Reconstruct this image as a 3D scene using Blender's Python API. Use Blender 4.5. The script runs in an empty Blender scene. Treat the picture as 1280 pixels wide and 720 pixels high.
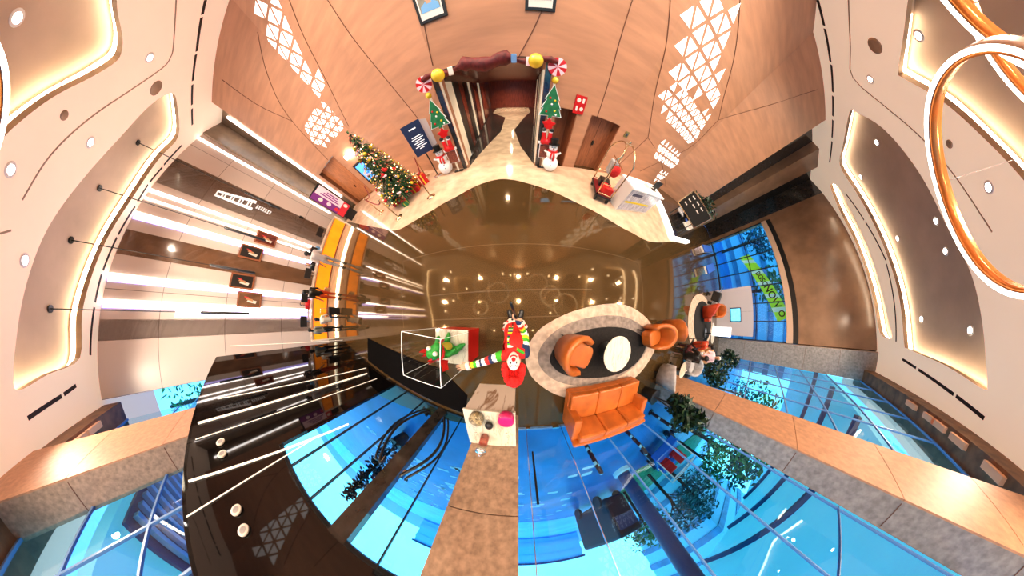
import bpy, bmesh, math, random
from math import pi, sin, cos, tan, atan2, hypot, radians as R
from mathutils import Vector, Matrix
random.seed(7)
SC = bpy.context.scene
C = SC.collection
CAM = Vector((0, 0, 2.4))
CZ = 9.9                      # ceiling height
# ---------------------------------------------------------------- camera: the 360 camera on its stick, looking straight down
KP = [7.66189467e-03, -9.01295711e-06, 4.16226652e-09, -8.43303258e-14]
PX, PY = 648.0, 400.0
cd = bpy.data.cameras.new('camera'); cam = bpy.data.objects.new('camera', cd); C.objects.link(cam); SC.camera = cam
cam.location = CAM
cd.type = 'PANO'
ct = cd.cycles if hasattr(cd, 'cycles') and hasattr(cd.cycles, 'panorama_type') else cd
ct.panorama_type = 'FISHEYE_LENS_POLYNOMIAL'
cd.sensor_width = 36; cd.sensor_fit = 'HORIZONTAL'
_s = 36 / 1280
ct.fisheye_polynomial_k0 = 0
for i, k in enumerate(KP): setattr(ct, 'fisheye_polynomial_k%d' % (i + 1), -k / _s ** (i + 1))
ct.fisheye_fov = 6.2
cd.shift_x = -8 / 1280; cd.shift_y = 40 / 720
cd.clip_end = 500

# ---------------------------------------------------------------- measuring helpers: a sight line of the lens met with a real plane
def ray(px, py):
    x, y = px - PX, PY - py; r = max(hypot(x, y), 1e-6)
    th = sum(k * r ** (i + 1) for i, k in enumerate(KP))
    return Vector((sin(th) * x / r, sin(th) * y / r, -cos(th)))
def P(px, py, z=0.0):
    d = ray(px, py); t = (z - CAM.z) / d.z
    return CAM + d * t
def F(px, py): p = P(px, py, 0); return (p.x, p.y)
def onwall(px, py, a, b, off=0.0):
    """point where the sight line meets the vertical plane through plan points a, b (off = metres towards the room)"""
    a = Vector(a); b = Vector(b); d = (b - a).normalized(); n = Vector((-d.y, d.x))
    if n.dot(-a) < 0: n = -n
    c = n.dot(a) + off
    q = ray(px, py); t = c / (n.x * q.x + n.y * q.y)
    return CAM + q * t
def azdir(deg): return Vector((cos(R(deg)), sin(R(deg))))
def wall_az(az, a, b):
    a = Vector(a); b = Vector(b); d = azdir(az); e = b - a
    den = d.x * (-e.y) + e.x * d.y
    t = (a.x * (-e.y) + e.x * a.y) / den
    return d * t

# ---------------------------------------------------------------- materials
MATS = {}
def new_mat(name):
    m = bpy.data.materials.new(name); m.use_nodes = True; MATS[name] = m
    return m, m.node_tree, m.node_tree.nodes['Principled BSDF']
def pm(name, col, rough=.5, metal=0., emit=None, es=0., spec=None, noise=0., nscale=8., stretch=None, bump=0., coat=0., col2=None, detail=5., trans=0.):
    m, nt, b = new_mat(name)
    b.inputs['Roughness'].default_value = rough; b.inputs['Metallic'].default_value = metal
    if spec is not None: b.inputs['Specular IOR Level'].default_value = spec
    if coat: b.inputs['Coat Weight'].default_value = coat; b.inputs['Coat Roughness'].default_value = .05
    if trans: b.inputs['Transmission Weight'].default_value = trans
    tc = nt.nodes.new('ShaderNodeTexCoord'); mp = nt.nodes.new('ShaderNodeMapping'); nt.links.new(tc.outputs['Object'], mp.inputs[0])
    if stretch: mp.inputs['Scale'].default_value = stretch
    nz = nt.nodes.new('ShaderNodeTexNoise'); nz.inputs['Scale'].default_value = nscale; nz.inputs['Detail'].default_value = detail
    nt.links.new(mp.outputs[0], nz.inputs['Vector'])
    if noise or col2:
        rp = nt.nodes.new('ShaderNodeValToRGB')
        c2 = col2 if col2 else tuple(max(0, c * (1 - noise)) for c in col); c1 = col if col2 else tuple(min(1, c * (1 + noise * .6)) for c in col)
        rp.color_ramp.elements[0].position = .32; rp.color_ramp.elements[1].position = .68
        rp.color_ramp.elements[0].color = (*c2, 1); rp.color_ramp.elements[1].color = (*c1, 1)
        nt.links.new(nz.outputs['Fac'], rp.inputs[0]); nt.links.new(rp.outputs[0], b.inputs['Base Color'])
    else: b.inputs['Base Color'].default_value = (*col, 1)
    if bump:
        bp = nt.nodes.new('ShaderNodeBump'); bp.inputs['Strength'].default_value = bump; bp.inputs['Distance'].default_value = .02
        nt.links.new(nz.outputs['Fac'], bp.inputs['Height']); nt.links.new(bp.outputs[0], b.inputs['Normal'])
    if es:
        b.inputs['Emission Color'].default_value = (*(emit or col), 1); b.inputs['Emission Strength'].default_value = es
    return m
def glass_mat(name, tint, f0=.04, f1=.75, rough=0.0):
    """clear sheet: light goes straight through, with a mirror share that grows at grazing angles on both faces alike"""
    m = bpy.data.materials.new(name); m.use_nodes = True; MATS[name] = m; nt = m.node_tree
    for n in list(nt.nodes): nt.nodes.remove(n)
    o = nt.nodes.new('ShaderNodeOutputMaterial'); mx = nt.nodes.new('ShaderNodeMixShader')
    t = nt.nodes.new('ShaderNodeBsdfTransparent'); t.inputs[0].default_value = (*tint, 1)
    g = nt.nodes.new('ShaderNodeBsdfGlossy'); g.inputs['Roughness'].default_value = rough
    lw = nt.nodes.new('ShaderNodeLayerWeight'); lw.inputs[0].default_value = .5
    pw = nt.nodes.new('ShaderNodeMath'); pw.operation = 'POWER'; pw.inputs[1].default_value = 4.
    ml = nt.nodes.new('ShaderNodeMath'); ml.operation = 'MULTIPLY_ADD'; ml.inputs[1].default_value = f1; ml.inputs[2].default_value = f0
    nt.links.new(lw.outputs['Facing'], pw.inputs[0]); nt.links.new(pw.outputs[0], ml.inputs[0]); nt.links.new(ml.outputs[0], mx.inputs[0])
    nt.links.new(t.outputs[0], mx.inputs[1]); nt.links.new(g.outputs[0], mx.inputs[2]); nt.links.new(mx.outputs[0], o.inputs[0])
    return m
def marble_mat(name, col, vein, scale=3., rough=.12, width=.06, stretch=(3.2, .55, .9), rot=.6):
    m, nt, b = new_mat(name)
    b.inputs['Roughness'].default_value = rough
    tc = nt.nodes.new('ShaderNodeTexCoord'); nz = nt.nodes.new('ShaderNodeTexNoise'); nz.inputs['Scale'].default_value = scale; nz.inputs['Detail'].default_value = 6; nz.inputs['Distortion'].default_value = .6
    mp = nt.nodes.new('ShaderNodeMapping'); mp.inputs['Scale'].default_value = stretch; mp.inputs['Rotation'].default_value = (.3, rot, .5); nt.links.new(tc.outputs['Object'], mp.inputs[0]); nt.links.new(mp.outputs[0], nz.inputs['Vector'])
    rp = nt.nodes.new('ShaderNodeValToRGB'); e = rp.color_ramp.elements
    e[0].position = .5 - width; e[0].color = (*col, 1); e[1].position = .5 + width; e[1].color = (*col, 1)
    k = e.new(.5); k.color = (*vein, 1)
    nt.links.new(nz.outputs['Fac'], rp.inputs[0]); nt.links.new(rp.outputs[0], b.inputs['Base Color'])
    return m
def tile_mat(name, col, col2, line, sx, sz, rough=.4, mort=.01, bump=0):
    """large rectangular panels with thin joints, in object space (x along, z up folded into brick plane)"""
    m, nt, b = new_mat(name); b.inputs['Roughness'].default_value = rough
    tc = nt.nodes.new('ShaderNodeTexCoord'); br = nt.nodes.new('ShaderNodeTexBrick')
    br.inputs['Color1'].default_value = (*col, 1); br.inputs['Color2'].default_value = (*col2, 1); br.inputs['Mortar'].default_value = (*line, 1)
    br.inputs['Scale'].default_value = 1; br.inputs['Brick Width'].default_value = sx; br.inputs['Row Height'].default_value = sz; br.inputs['Mortar Size'].default_value = mort
    br.offset = 0
    nt.links.new(tc.outputs['Object'], br.inputs['Vector']); nt.links.new(br.outputs[0], b.inputs['Base Color'])
    return m

M = {}
M['floor'] = pm('floor_granite', (.092, .054, .021), .06, col2=(.034, .019, .007), nscale=55, spec=.95, detail=6)
M['floor'].node_tree.nodes['Principled BSDF'].inputs['Specular Tint'].default_value = (1, .70, .36, 1)
M['border'] = pm('border_marble', (.66, .47, .33), .12, noise=.22, nscale=2.2, spec=.6)
M['corr'] = pm('corridor_marble', (.62, .47, .32), .1, noise=.25, nscale=2, spec=.7)
M['wood'] = pm('wood_panel', (.53, .270, .155), .42, noise=.14, nscale=2.2, stretch=(.35, .35, 2.2), spec=.3)
M['wood_dark'] = pm('wood_door', (.34, .12, .05), .4, noise=.3, nscale=5, stretch=(4, 4, .6))
M['wood_lit'] = pm('wood_door_light', (.55, .21, .08), .4, noise=.25, nscale=5, stretch=(4, 4, .6))  # paler orange wood, used on the left door
M['joint'] = pm('joint_dark', (.16, .06, .03), .7)
M['ceil'] = pm('ceiling_plaster', (.68, .52, .40), .8, noise=.05, nscale=.6, emit=(1, .77, .58), es=.50)  # whole ceiling glows softly as added ambient fill
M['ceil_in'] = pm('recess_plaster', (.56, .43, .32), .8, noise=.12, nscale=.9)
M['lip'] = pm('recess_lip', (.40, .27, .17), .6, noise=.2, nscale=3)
M['led_warm'] = pm('led_warm', (1, .86, .62), .5, emit=(1, .87, .66), es=14)
M['led_strip'] = pm('led_strip', (1, .9, .8), .5, emit=(1, .93, .88), es=13)
M['led_cool'] = pm('led_cool', (.85, .85, 1), .5, emit=(.34, .28, 1), es=3.0)
M['down'] = pm('downlight_lens', (1, 1, 1), .3, emit=(1, .92, .82), es=40)
M['downring'] = pm('downlight_rim', (.85, .8, .75), .4)
M['slot'] = pm('slot_black', (.03, .018, .012), .7)
M['stone'] = tile_mat('stone_panel', (.66, .56, .50), (.70, .60, .53), (.22, .17, .14), 3.2, 2.6, .35, .012)
M['band'] = pm('brown_granite', (.20, .105, .055), .12, noise=.35, nscale=3, spec=.7, stretch=(1, 1, .5))
M['granite'] = pm('pillar_granite', (.40, .27, .185), .38, noise=.30, nscale=14, detail=10)
M['granite_l'] = pm('side_granite', (.33, .29, .26), .3, noise=.3, nscale=10, detail=8)  # cool grey of the pillar sides painted in, beside the orange-lit faces
M['granite_r'] = pm('right_granite', (.27, .155, .09), .22, noise=.22, nscale=.9, spec=.6, detail=8)
M['granite_d'] = pm('dark_granite', (.045, .035, .030), .1, noise=.5, nscale=5, spec=.8)
M['blackgl'] = pm('black_glass', (.004, .003, .003), .03, spec=.5)
M['black'] = pm('black_metal', (.012, .011, .010), .35)
M['blackm'] = pm('black_matte', (.01, .009, .008), .8)
M['mat'] = pm('entrance_mat', (.008, .007, .007), .95, noise=.7, nscale=90, bump=.5, spec=.0)
M['fairy'] = pm('fairy_light', (1, .75, .35), .5, emit=(1, .66, .26), es=4)
M['glass'] = glass_mat('facade_glass', (.86, .97, 1.0), .03, .5)
M['glass_p'] = glass_mat('thin_glass', (.93, .97, .98), .02, .3)
M['acrylic'] = glass_mat('acrylic', (.97, .98, .98), .015, .25)
M['acrylic_e'] = pm('acrylic_edge', (.9, .92, .92), .2, emit=(1, .97, .92), es=.5)
M['lattice'] = pm('lattice_light', (1, 1, 1), .5, emit=(1, .97, .93), es=1.0)
M['leather'] = pm('tan_leather', (.47, .125, .020), .33, noise=.22, nscale=4, spec=.5, bump=.1)
M['leather_r'] = pm('red_leather', (.50, .055, .015), .35, noise=.2, nscale=4)
M['rug_o'] = pm('rug_border', (.50, .38, .29), .95, noise=.25, nscale=7, bump=.3)
M['rug_m'] = pm('rug_middle', (.25, .20, .17), .95, noise=.35, nscale=9, bump=.3)
M['rug_i'] = pm('rug_core', (.012, .009, .008), .95, noise=.5, nscale=20)
M['marble_w'] = marble_mat('marble_white', (.70, .60, .50), (.30, .18, .11), .9, .1, .035)
M['marble_t'] = marble_mat('marble_top', (.66, .61, .50), (.46, .40, .31), 3.0, .08, .03)
M['marble_b'] = marble_mat('marble_blue', (.42, .41, .46), (.68, .66, .70), 3.2, .2, .10)
M['white'] = pm('white_paint', (.82, .76, .68), .4)
M['whitew'] = pm('snow_white', (.85, .84, .82), .55, emit=(1, .97, .92), es=.12)
M['cream'] = pm('cream_frame', (.60, .52, .40), .3, emit=(1, .82, .58), es=.28)  # pale finish with glow mixed in, so the corridor panels look brightly lit
M['red'] = pm('glossy_red', (.62, .012, .012), .3, noise=.1, nscale=3)
M['redm'] = pm('red_fabric', (.66, .018, .014), .75, noise=.3, nscale=30, bump=.3)
M['redwig'] = pm('red_wig', (.75, .015, .012), .85, noise=.45, nscale=40, bump=.8)
M['redrope'] = pm('red_rope', (.22, .01, .012), .6)
M['redwood'] = pm('red_wood', (.16, .028, .014), .25, noise=.4, nscale=3, stretch=(3, 3, .6))
M['green'] = pm('green_plush', (.015, .30, .03), .55, noise=.3, nscale=20)
M['greend'] = pm('green_needles', (.02, .09, .025), .8, noise=.5, nscale=30)
M['greenc'] = pm('green_cutout', (.02, .20, .07), .5, noise=.3, nscale=8)
M['gold'] = pm('gold', (.80, .50, .12), .18, metal=1.)
M['goldp'] = pm('yellow_gold', (.85, .60, .03), .25, noise=.1, nscale=3, spec=.8)
M['brass'] = pm('brass', (.75, .62, .42), .2, metal=1.)
M['chrome'] = pm('chrome', (.8, .8, .8), .12, metal=1.)
M['copper'] = pm('copper_inner', (.72, .24, .05), .25, metal=.5, emit=(1, .28, .05), es=.12)
M['ringled'] = pm('ring_led', (1, .97, .9), .4, emit=(1, .93, .84), es=5)
M['ringout'] = pm('ring_outer', (.62, .50, .42), .3, metal=.7)
M['skin'] = pm('skin', (.62, .34, .22), .5)
M['facew'] = pm('face_paint', (.86, .80, .74), .5)
M['hair'] = pm('dark_hair', (.012, .009, .008), .6, noise=.4, nscale=40)
M['navy'] = pm('navy_board', (.02, .035, .10), .35)
M['text'] = pm('white_text', (.9, .9, .9), .5, emit=(1, 1, 1), es=.5)
M['blacktext'] = pm('black_text', (.01, .01, .01), .5)
M['yellow'] = pm('yellow', (.85, .62, .02), .5)
M['yellowd'] = pm('belly_yellow', (.55, .45, .04), .5)
M['blue'] = pm('blue_cloth', (.02, .10, .45), .6)
M['bluel'] = pm('light_blue_cloth', (.18, .42, .72), .6)
M['pink'] = pm('hot_pink', (.80, .012, .16), .35, noise=.2, nscale=40, emit=(1, .01, .2), es=.15)
M['amber'] = pm('amber_sweets', (.42, .05, .012), .3, noise=.5, nscale=40)
M['mixed'] = pm('mixed_sweets', (.55, .42, .22), .35, col2=(.03, .018, .01), nscale=38)
M['darksw'] = pm('dark_sweets', (.015, .012, .012), .3, noise=.4, nscale=30)
M['onyx'] = pm('onyx_orange', (.75, .24, .012), .3, noise=.4, nscale=1.6, stretch=(1, 1, .6), emit=(1, .25, .006), es=1.25)
M['woodb'] = pm('desk_wood', (.55, .30, .16), .3, noise=.3, nscale=6, stretch=(.5, .5, 3), emit=(1, .55, .28), es=.42)  # glow mixed in so the lower desk front looks lit
M['screen'] = pm('screen_blue', (.05, .25, .8), .3, emit=(.1, .42, 1), es=1.6, noise=.6, nscale=5)
M['screenc'] = pm('screen_cyan', (.1, .6, .8), .3, emit=(.2, .8, 1), es=1.4, noise=.5, nscale=7)
M['purple'] = pm('poster_purple', (.14, .02, .13), .4, emit=(.3, .04, .28), es=.35)
M['posterp'] = pm('poster_pink', (.72, .48, .50), .4, emit=(1, .7, .72), es=.3)
M['posterr'] = pm('poster_red', (.5, .02, .03), .4, emit=(.8, .03, .05), es=.3)
M['photo_bg'] = pm('photo_background', (.30, .28, .22), .5, noise=.3, nscale=4)
M['olive'] = pm('olive_plate', (.22, .17, .05), .4)
M['grey'] = pm('grey_fabric', (.42, .40, .40), .8, noise=.25, nscale=8)
M['greyl'] = pm('light_grey_panel', (.56, .50, .50), .5)
M['tan'] = pm('tan_fabric', (.55, .30, .13), .7)
M['bluest'] = pm('blue_steel', (.16, .30, .55), .35)
M['leaf'] = pm('leaf_dark', (.015, .045, .018), .4, noise=.6, nscale=9)
M['leafb'] = pm('leaf_blue_green', (.02, .16, .16), .5, noise=.7, nscale=6)
M['leafg'] = pm('leaf_green', (.05, .32, .10), .5, noise=.7, nscale=6)
M['trunk'] = pm('bark', (.05, .035, .03), .8)
M['pot'] = pm('dark_pot', (.03, .03, .035), .4)
M['orangebox'] = pm('lit_block', (.70, .40, .24), .6, emit=(1, .45, .22), es=.12)
M['soffit'] = pm('soffit_brown', (.24, .12, .055), .6, noise=.4, nscale=3)
M['paving'] = pm('blue_paving', (.012, .20, .55), .35, noise=.25, nscale=.7, spec=.4)  # blue daylight cast put into the paving and other outdoor colours
M['grass'] = pm('lawn', (.06, .42, .16), .8, noise=.6, nscale=2)
M['outcol'] = pm('blue_column', (.015, .05, .16), .35)
M['outdark'] = pm('dark_outdoor', (.006, .008, .02), .4)
M['outblue'] = pm('blue_vehicle', (.02, .14, .55), .25, spec=.7)
M['outpale'] = pm('pale_blue', (.40, .70, .82), .5)
M['bldg'] = pm('blue_facade', (.10, .32, .48), .5, noise=.3, nscale=1)
M['bldg_w'] = pm('bright_facade', (.35, .75, .85), .5)
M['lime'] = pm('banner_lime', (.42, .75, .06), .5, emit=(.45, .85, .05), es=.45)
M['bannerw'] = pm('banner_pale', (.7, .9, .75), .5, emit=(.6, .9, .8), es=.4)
M['sleeve'] = [pm('stripe_' + n, c, .75) for n, c in (('white', (.85, .82, .76)), ('navy', (.012, .03, .10)), ('green', (.05, .42, .02)), ('yellow', (.85, .62, .02)), ('red', (.62, .02, .015)))]

# ---------------------------------------------------------------- mesh builder
class MB:
    def __init__(s): s.v = []; s.f = []; s.m = []
    def add(s, vs, fs, mi=0):
        o = len(s.v); s.v += [tuple(v) for v in vs]; s.f += [tuple(i + o for i in f) for f in fs]; s.m += [mi] * len(fs); return s
    def quad(s, pts, mi=0): return s.add(pts, [tuple(range(len(pts)))], mi)
    def box(s, c, d, rz=0., mi=0, tilt=None):
        hx, hy, hz = d[0] / 2, d[1] / 2, d[2] / 2
        vs = [Vector((x, y, z)) for x in (-hx, hx) for y in (-hy, hy) for z in (-hz, hz)]
        mt = Matrix.Rotation(rz, 3, 'Z')
        if tilt: mt = mt @ Matrix.Rotation(tilt[1], 3, tilt[0])
        vs = [mt @ v + Vector(c) for v in vs]
        return s.add(vs, [(0, 1, 3, 2), (4, 6, 7, 5), (0, 4, 5, 1), (2, 3, 7, 6), (0, 2, 6, 4), (1, 5, 7, 3)], mi)
    def prism(s, poly, z0, z1, mi=0):
        n = len(poly)
        ar = sum(poly[i][0] * poly[(i + 1) % n][1] - poly[(i + 1) % n][0] * poly[i][1] for i in range(n))
        if ar < 0: poly = list(reversed(poly))
        vs = [(p[0], p[1], z0) for p in poly] + [(p[0], p[1], z1) for p in poly]
        fs = [tuple(range(n - 1, -1, -1)), tuple(range(n, 2 * n))] + [(i, (i + 1) % n, (i + 1) % n + n, i + n) for i in range(n)]
        return s.add(vs, fs, mi)
    def slab(s, a, b, z0, z1, t, mi=0, side=1):
        """upright slab along plan line a-b, thickness t to the left (side=1) of a->b"""
        a = Vector(a[:2]); b = Vector(b[:2]); d = (b - a).normalized(); n = Vector((-d.y, d.x)) * t * side
        return s.prism([a, b, b + n, a + n], z0, z1, mi)
    def tube(s, pts, r, n=8, mi=0, closed=False, caps=True):
        pts = [Vector(p) for p in pts]; k = len(pts)
        rs = r if isinstance(r, (list, tuple)) else [r] * k
        tg = []
        for i in range(k):
            if closed: d = pts[(i + 1) % k] - pts[i - 1]
            else: d = pts[min(i + 1, k - 1)] - pts[max(i - 1, 0)]
            tg.append(d.normalized())
        u = tg[0].orthogonal().normalized(); vs = []
        for i in range(k):
            u = (u - tg[i] * u.dot(tg[i]))
            u = u.normalized() if u.length > 1e-6 else tg[i].orthogonal().normalized()
            w = tg[i].cross(u)
            vs += [pts[i] + (u * cos(2 * pi * j / n) + w * sin(2 * pi * j / n)) * rs[i] for j in range(n)]
        fs = []
        for i in range(k if closed else k - 1):
            a = i * n; b = ((i + 1) % k) * n
            fs += [(a + j, a + (j + 1) % n, b + (j + 1) % n, b + j) for j in range(n)]
        if caps and not closed: fs += [tuple(range(n - 1, -1, -1)), tuple(range((k - 1) * n, k * n))]
        return s.add(vs, fs, mi)
    def lathe(s, prof, c=(0, 0, 0), n=24, mi=0, sx=1, sy=1):
        vs = []; k = len(prof)
        for r, z in prof: vs += [(c[0] + r * sx * cos(2 * pi * j / n), c[1] + r * sy * sin(2 * pi * j / n), c[2] + z) for j in range(n)]
        fs = [(i * n + j, i * n + (j + 1) % n, (i + 1) * n + (j + 1) % n, (i + 1) * n + j) for i in range(k - 1) for j in range(n)]
        if prof[0][0] > 1e-4: fs.append(tuple(range(n - 1, -1, -1)))
        if prof[-1][0] > 1e-4: fs.append(tuple(range((k - 1) * n, k * n)))
        return s.add(vs, fs, mi)
    def ball(s, c, r, mi=0, n=16, sc=(1, 1, 1), rot=None):
        k = max(6, n // 2); vs = []
        for i in range(k + 1):
            t = -pi / 2 + pi * i / k; rr = max(cos(t), 1e-3)
            vs += [Vector((r * rr * cos(2 * pi * j / n) * sc[0], r * rr * sin(2 * pi * j / n) * sc[1], r * sin(t) * sc[2])) for j in range(n)]
        if rot: vs = [rot @ v for v in vs]
        vs = [v + Vector(c) for v in vs]
        fs = [(i * n + j, i * n + (j + 1) % n, (i + 1) * n + (j + 1) % n, (i + 1) * n + j) for i in range(k) for j in range(n)]
        return s.add(vs, fs, mi)
    def build(s, name, mats, parent=None, smooth=False, bevel=0., loc=None):
        me = bpy.data.meshes.new(name); me.from_pydata(s.v, [], s.f)
        for m in (mats if isinstance(mats, (list, tuple)) else [mats]): me.materials.append(m)
        me.polygons.foreach_set('material_index', s.m)
        bm = bmesh.new(); bm.from_mesh(me); bmesh.ops.remove_doubles(bm, verts=bm.verts, dist=1e-5); bmesh.ops.recalc_face_normals(bm, faces=bm.faces); bm.to_mesh(me); bm.free()
        if smooth: me.polygons.foreach_set('use_smooth', [True] * len(me.polygons))
        o = bpy.data.objects.new(name, me); C.objects.link(o)
        if parent: o.parent = parent
        if loc: o.location = loc
        if bevel:
            md = o.modifiers.new('bevel', 'BEVEL'); md.width = bevel; md.segments = 2; md.limit_method = 'ANGLE'; md.angle_limit = R(40)
        return o
def thing(name, label, cat, loc=(0, 0, 0), rz=0., group=None):
    o = bpy.data.objects.new(name, None); C.objects.link(o); o.location = loc; o.rotation_euler = (0, 0, rz); o.empty_display_size = .1
    o['label'] = label; o['category'] = cat
    if group: o['group'] = group
    return o
def tag(o, label, cat, group=None):
    o['label'] = label; o['category'] = cat
    if group: o['group'] = group
    return o
def struct(o): o['kind'] = 'structure'; return o
def dup(root, loc, rz=None, label=None):
    r = root.copy(); C.objects.link(r); r.location = loc
    if rz is not None: r.rotation_euler = (0, 0, rz)
    if label: r['label'] = label
    for ch in list(root.children):
        c = ch.copy(); C.objects.link(c); c.parent = r
        for g in list(ch.children):
            d = g.copy(); C.objects.link(d); d.parent = c
    return r
def text_mesh(txt, size, mat, name, parent=None, mw=None, align='CENTER', extrude=.002, bold=0):
    cu = bpy.data.curves.new(name, 'FONT'); cu.body = txt; cu.size = size; cu.align_x = align; cu.align_y = 'CENTER'; cu.extrude = extrude; cu.offset = bold
    t = bpy.data.objects.new(name + '_src', cu); C.objects.link(t)
    dg = bpy.context.evaluated_depsgraph_get(); me = bpy.data.meshes.new_from_object(t.evaluated_get(dg))
    bpy.data.objects.remove(t); me.materials.clear(); me.materials.append(mat)
    o = bpy.data.objects.new(name, me); C.objects.link(o)
    if parent: o.parent = parent
    if mw is not None: o.matrix_local = mw
    return o
def frame_on(origin, xdir, updir):
    x = Vector(xdir).normalized(); u = Vector(updir); u = (u - x * u.dot(x)).normalized(); n = x.cross(u)
    m = Matrix.Identity(4)
    for i in range(3): m[i][0] = x[i]; m[i][1] = u[i]; m[i][2] = n[i]; m[i][3] = origin[i]
    return m
def smooth_loop(pts, sub=6):
    n = len(pts); out = []
    for i in range(n):
        p0, p1, p2, p3 = [Vector(pts[(i + k - 1) % n]) for k in range(4)]
        for j in range(sub):
            t = j / sub
            out.append(.5 * ((2 * p1) + (p2 - p0) * t + (2 * p0 - 5 * p1 + 4 * p2 - p3) * t * t + (3 * p1 - p0 - 3 * p2 + p3) * t ** 3))
    return out
def smooth_line(pts, sub=6):
    pts = [Vector(p) for p in pts]; q = [2 * pts[0] - pts[1]] + pts + [2 * pts[-1] - pts[-2]]; out = []
    for i in range(1, len(q) - 2):
        p0, p1, p2, p3 = q[i - 1:i + 3]
        for j in range(sub):
            t = j / sub
            out.append(.5 * ((2 * p1) + (p2 - p0) * t + (2 * p0 - 5 * p1 + 4 * p2 - p3) * t * t + (3 * p1 - p0 - 3 * p2 + p3) * t ** 3))
    return out + [pts[-1]]
def blob(name, segs, mats, parent=None, voxel=.02, smooth_it=2):
    """one continuous skin grown round tapered limbs; segs = (p0, p1, r0, r1, material index or function of the share along the limb)"""
    b = MB()
    for p0, p1, r0, r1, mi in segs:
        p0 = Vector(p0); p1 = Vector(p1); b.ball(p0, r0, n=12); b.ball(p1, r1, n=12)
        if (p1 - p0).length > 1e-4: b.tube([p0, p1], [r0, r1], 12)
    o = b.build(name + '_src', mats)
    md = o.modifiers.new('r', 'REMESH'); md.mode = 'VOXEL'; md.voxel_size = voxel
    if smooth_it:
        sm = o.modifiers.new('s', 'SMOOTH'); sm.iterations = smooth_it; sm.factor = .5
    dg = bpy.context.evaluated_depsgraph_get(); me = bpy.data.meshes.new_from_object(o.evaluated_get(dg)); bpy.data.objects.remove(o)
    me.materials.clear()
    for m in mats: me.materials.append(m)
    for p in me.polygons:
        c = p.center; best = 9e9; mi = 0
        for p0, p1, r0, r1, m in segs:
            p0 = Vector(p0); d = Vector(p1) - p0; L = d.length_squared
            t = 0 if L < 1e-9 else min(1, max(0, (c - p0).dot(d) / L))
            e = (c - p0 - d * t).length - (r0 + (r1 - r0) * t)
            if e < best: best = e; mi = m(t) if callable(m) else m
        p.material_index = mi; p.use_smooth = True
    o = bpy.data.objects.new(name, me); C.objects.link(o)
    if parent: o.parent = parent
    return o
# ================================================================= ROOM SHELL
WLA, WLB = (-11.45, -2.2), (-13.6, 8.0)          # left wall line
WRA, WRB = (16.4, -1.4), (19.3, 8.1)             # right wall line
WOOD = [(-12.1, 8.6), (-7.5, 8.4), (-4.6, 7.2), (-2.0, 5.95), (.62, 5.75), (3.4, 6.35), (8.8, 8.6), (13.2, 8.6)]
GY = -2.9                                        # glass line
SA, SB = (-8.2, -1.0), (-.9, -2.75)              # entrance screen line
# ---- floor
room = [WLA, (-13.9, 9.4), (-7.7, 9.2), (-4.6, 8.2), (-2, 7), (.62, 6.8), (3.4, 7.3), (8.8, 9.4), (13.2, 8.7), (19.8, 9.6), WRB, (20.5, 8), (17.4, -1.4), (17.3, GY), (-11.4, GY)]
fl = struct(MB().prism(room, -.04, 0).build('floor', M['floor']))
# joints of the dark floor: slim lighter inlay lines
inl = MB()
for pts in ([(505, 410), (505, 335), (520, 322), (780, 322), (800, 340), (803, 405)], [(540, 400), (700, 395)], [(538, 370), (740, 362)]):
    q = smooth_line([P(*p, 0) for p in pts], 3)
    for a, b in zip(q, q[1:]):
        d = (b - a).normalized(); n = Vector((-d.y, d.x, 0)) * .012
        inl.quad([a + n + Vector((0, 0, .002)), a - n + Vector((0, 0, .002)), b - n + Vector((0, 0, .002)), b + n + Vector((0, 0, .002))])
inl.build('trim_1', pm('floor_joint', (.10, .065, .03), .12)); struct(bpy.data.objects['trim_1'])
edge = [(424, 275), (453, 281), (475, 285), (491, 288), (505, 284), (537, 265), (553, 255), (570, 246), (588, 236), (604, 229), (624, 224), (642, 225), (659, 229), (690, 239), (718, 252), (748, 267), (773, 282), (790, 291), (809, 301), (825, 303), (840, 302)]
ev = smooth_line([F(*p) for p in edge], 4)
border = [tuple(v) for v in ev] + [(8.2, 4.3), (7.6, 6.6), (7.7, 8.6), (3.4, 6.38), (.62, 5.78), (-2, 5.98), (-4.6, 7.24), (-7.7, 8.38), (-12.4, 8.7), (-12.6, 7.3)]
struct(MB().prism(border, -.02, .004).build('trim_2', M['border']))
# ---- corridor
cb = MB(); cb.prism([(-2.0, 5.9), (.62, 5.7), (2.2, 26.2), (-3.6, 26.2)], -.02, .003); struct(cb.build('trim_3', M['granite_d']))
cl = [F(584, 211), F(625, 148), F(631, 132), F(655, 132), F(651, 145), F(636, 168), F(667, 205)]
cl = [(-1.95, 5.9), (-1.05, 11.2), (-1.1, 17), (-2.6, 21), (-2.6, 25.9), (1.2, 25.9), (1.2, 21), (.5, 17), (-.25, 11.6), (.1, 8.0), (.60, 5.75)]
struct(MB().prism(cl, .003, .007).build('trim_4', M['corr']))
cw = MB()
cw.slab((-2.0, 5.95), (-3.3, 26.1), 0, 3.1, .15, 0, 1); cw.slab((.62, 5.75), (1.9, 26.1), 0, 3.1, .15, 0, -1)
cw.quad([(-2.2, 5.9, 3.1), (.8, 5.7, 3.1), (2.0, 26.1, 3.1), (-3.4, 26.1, 3.1)], 1)
struct(cw.build('wall_corridor', [M['granite_d'], M['redwood']]))
struct(MB().box((-.7, 26.05, 1.55), (5.6, .1, 3.1)).build('wall_corridor_end', M['redwood']))
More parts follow.
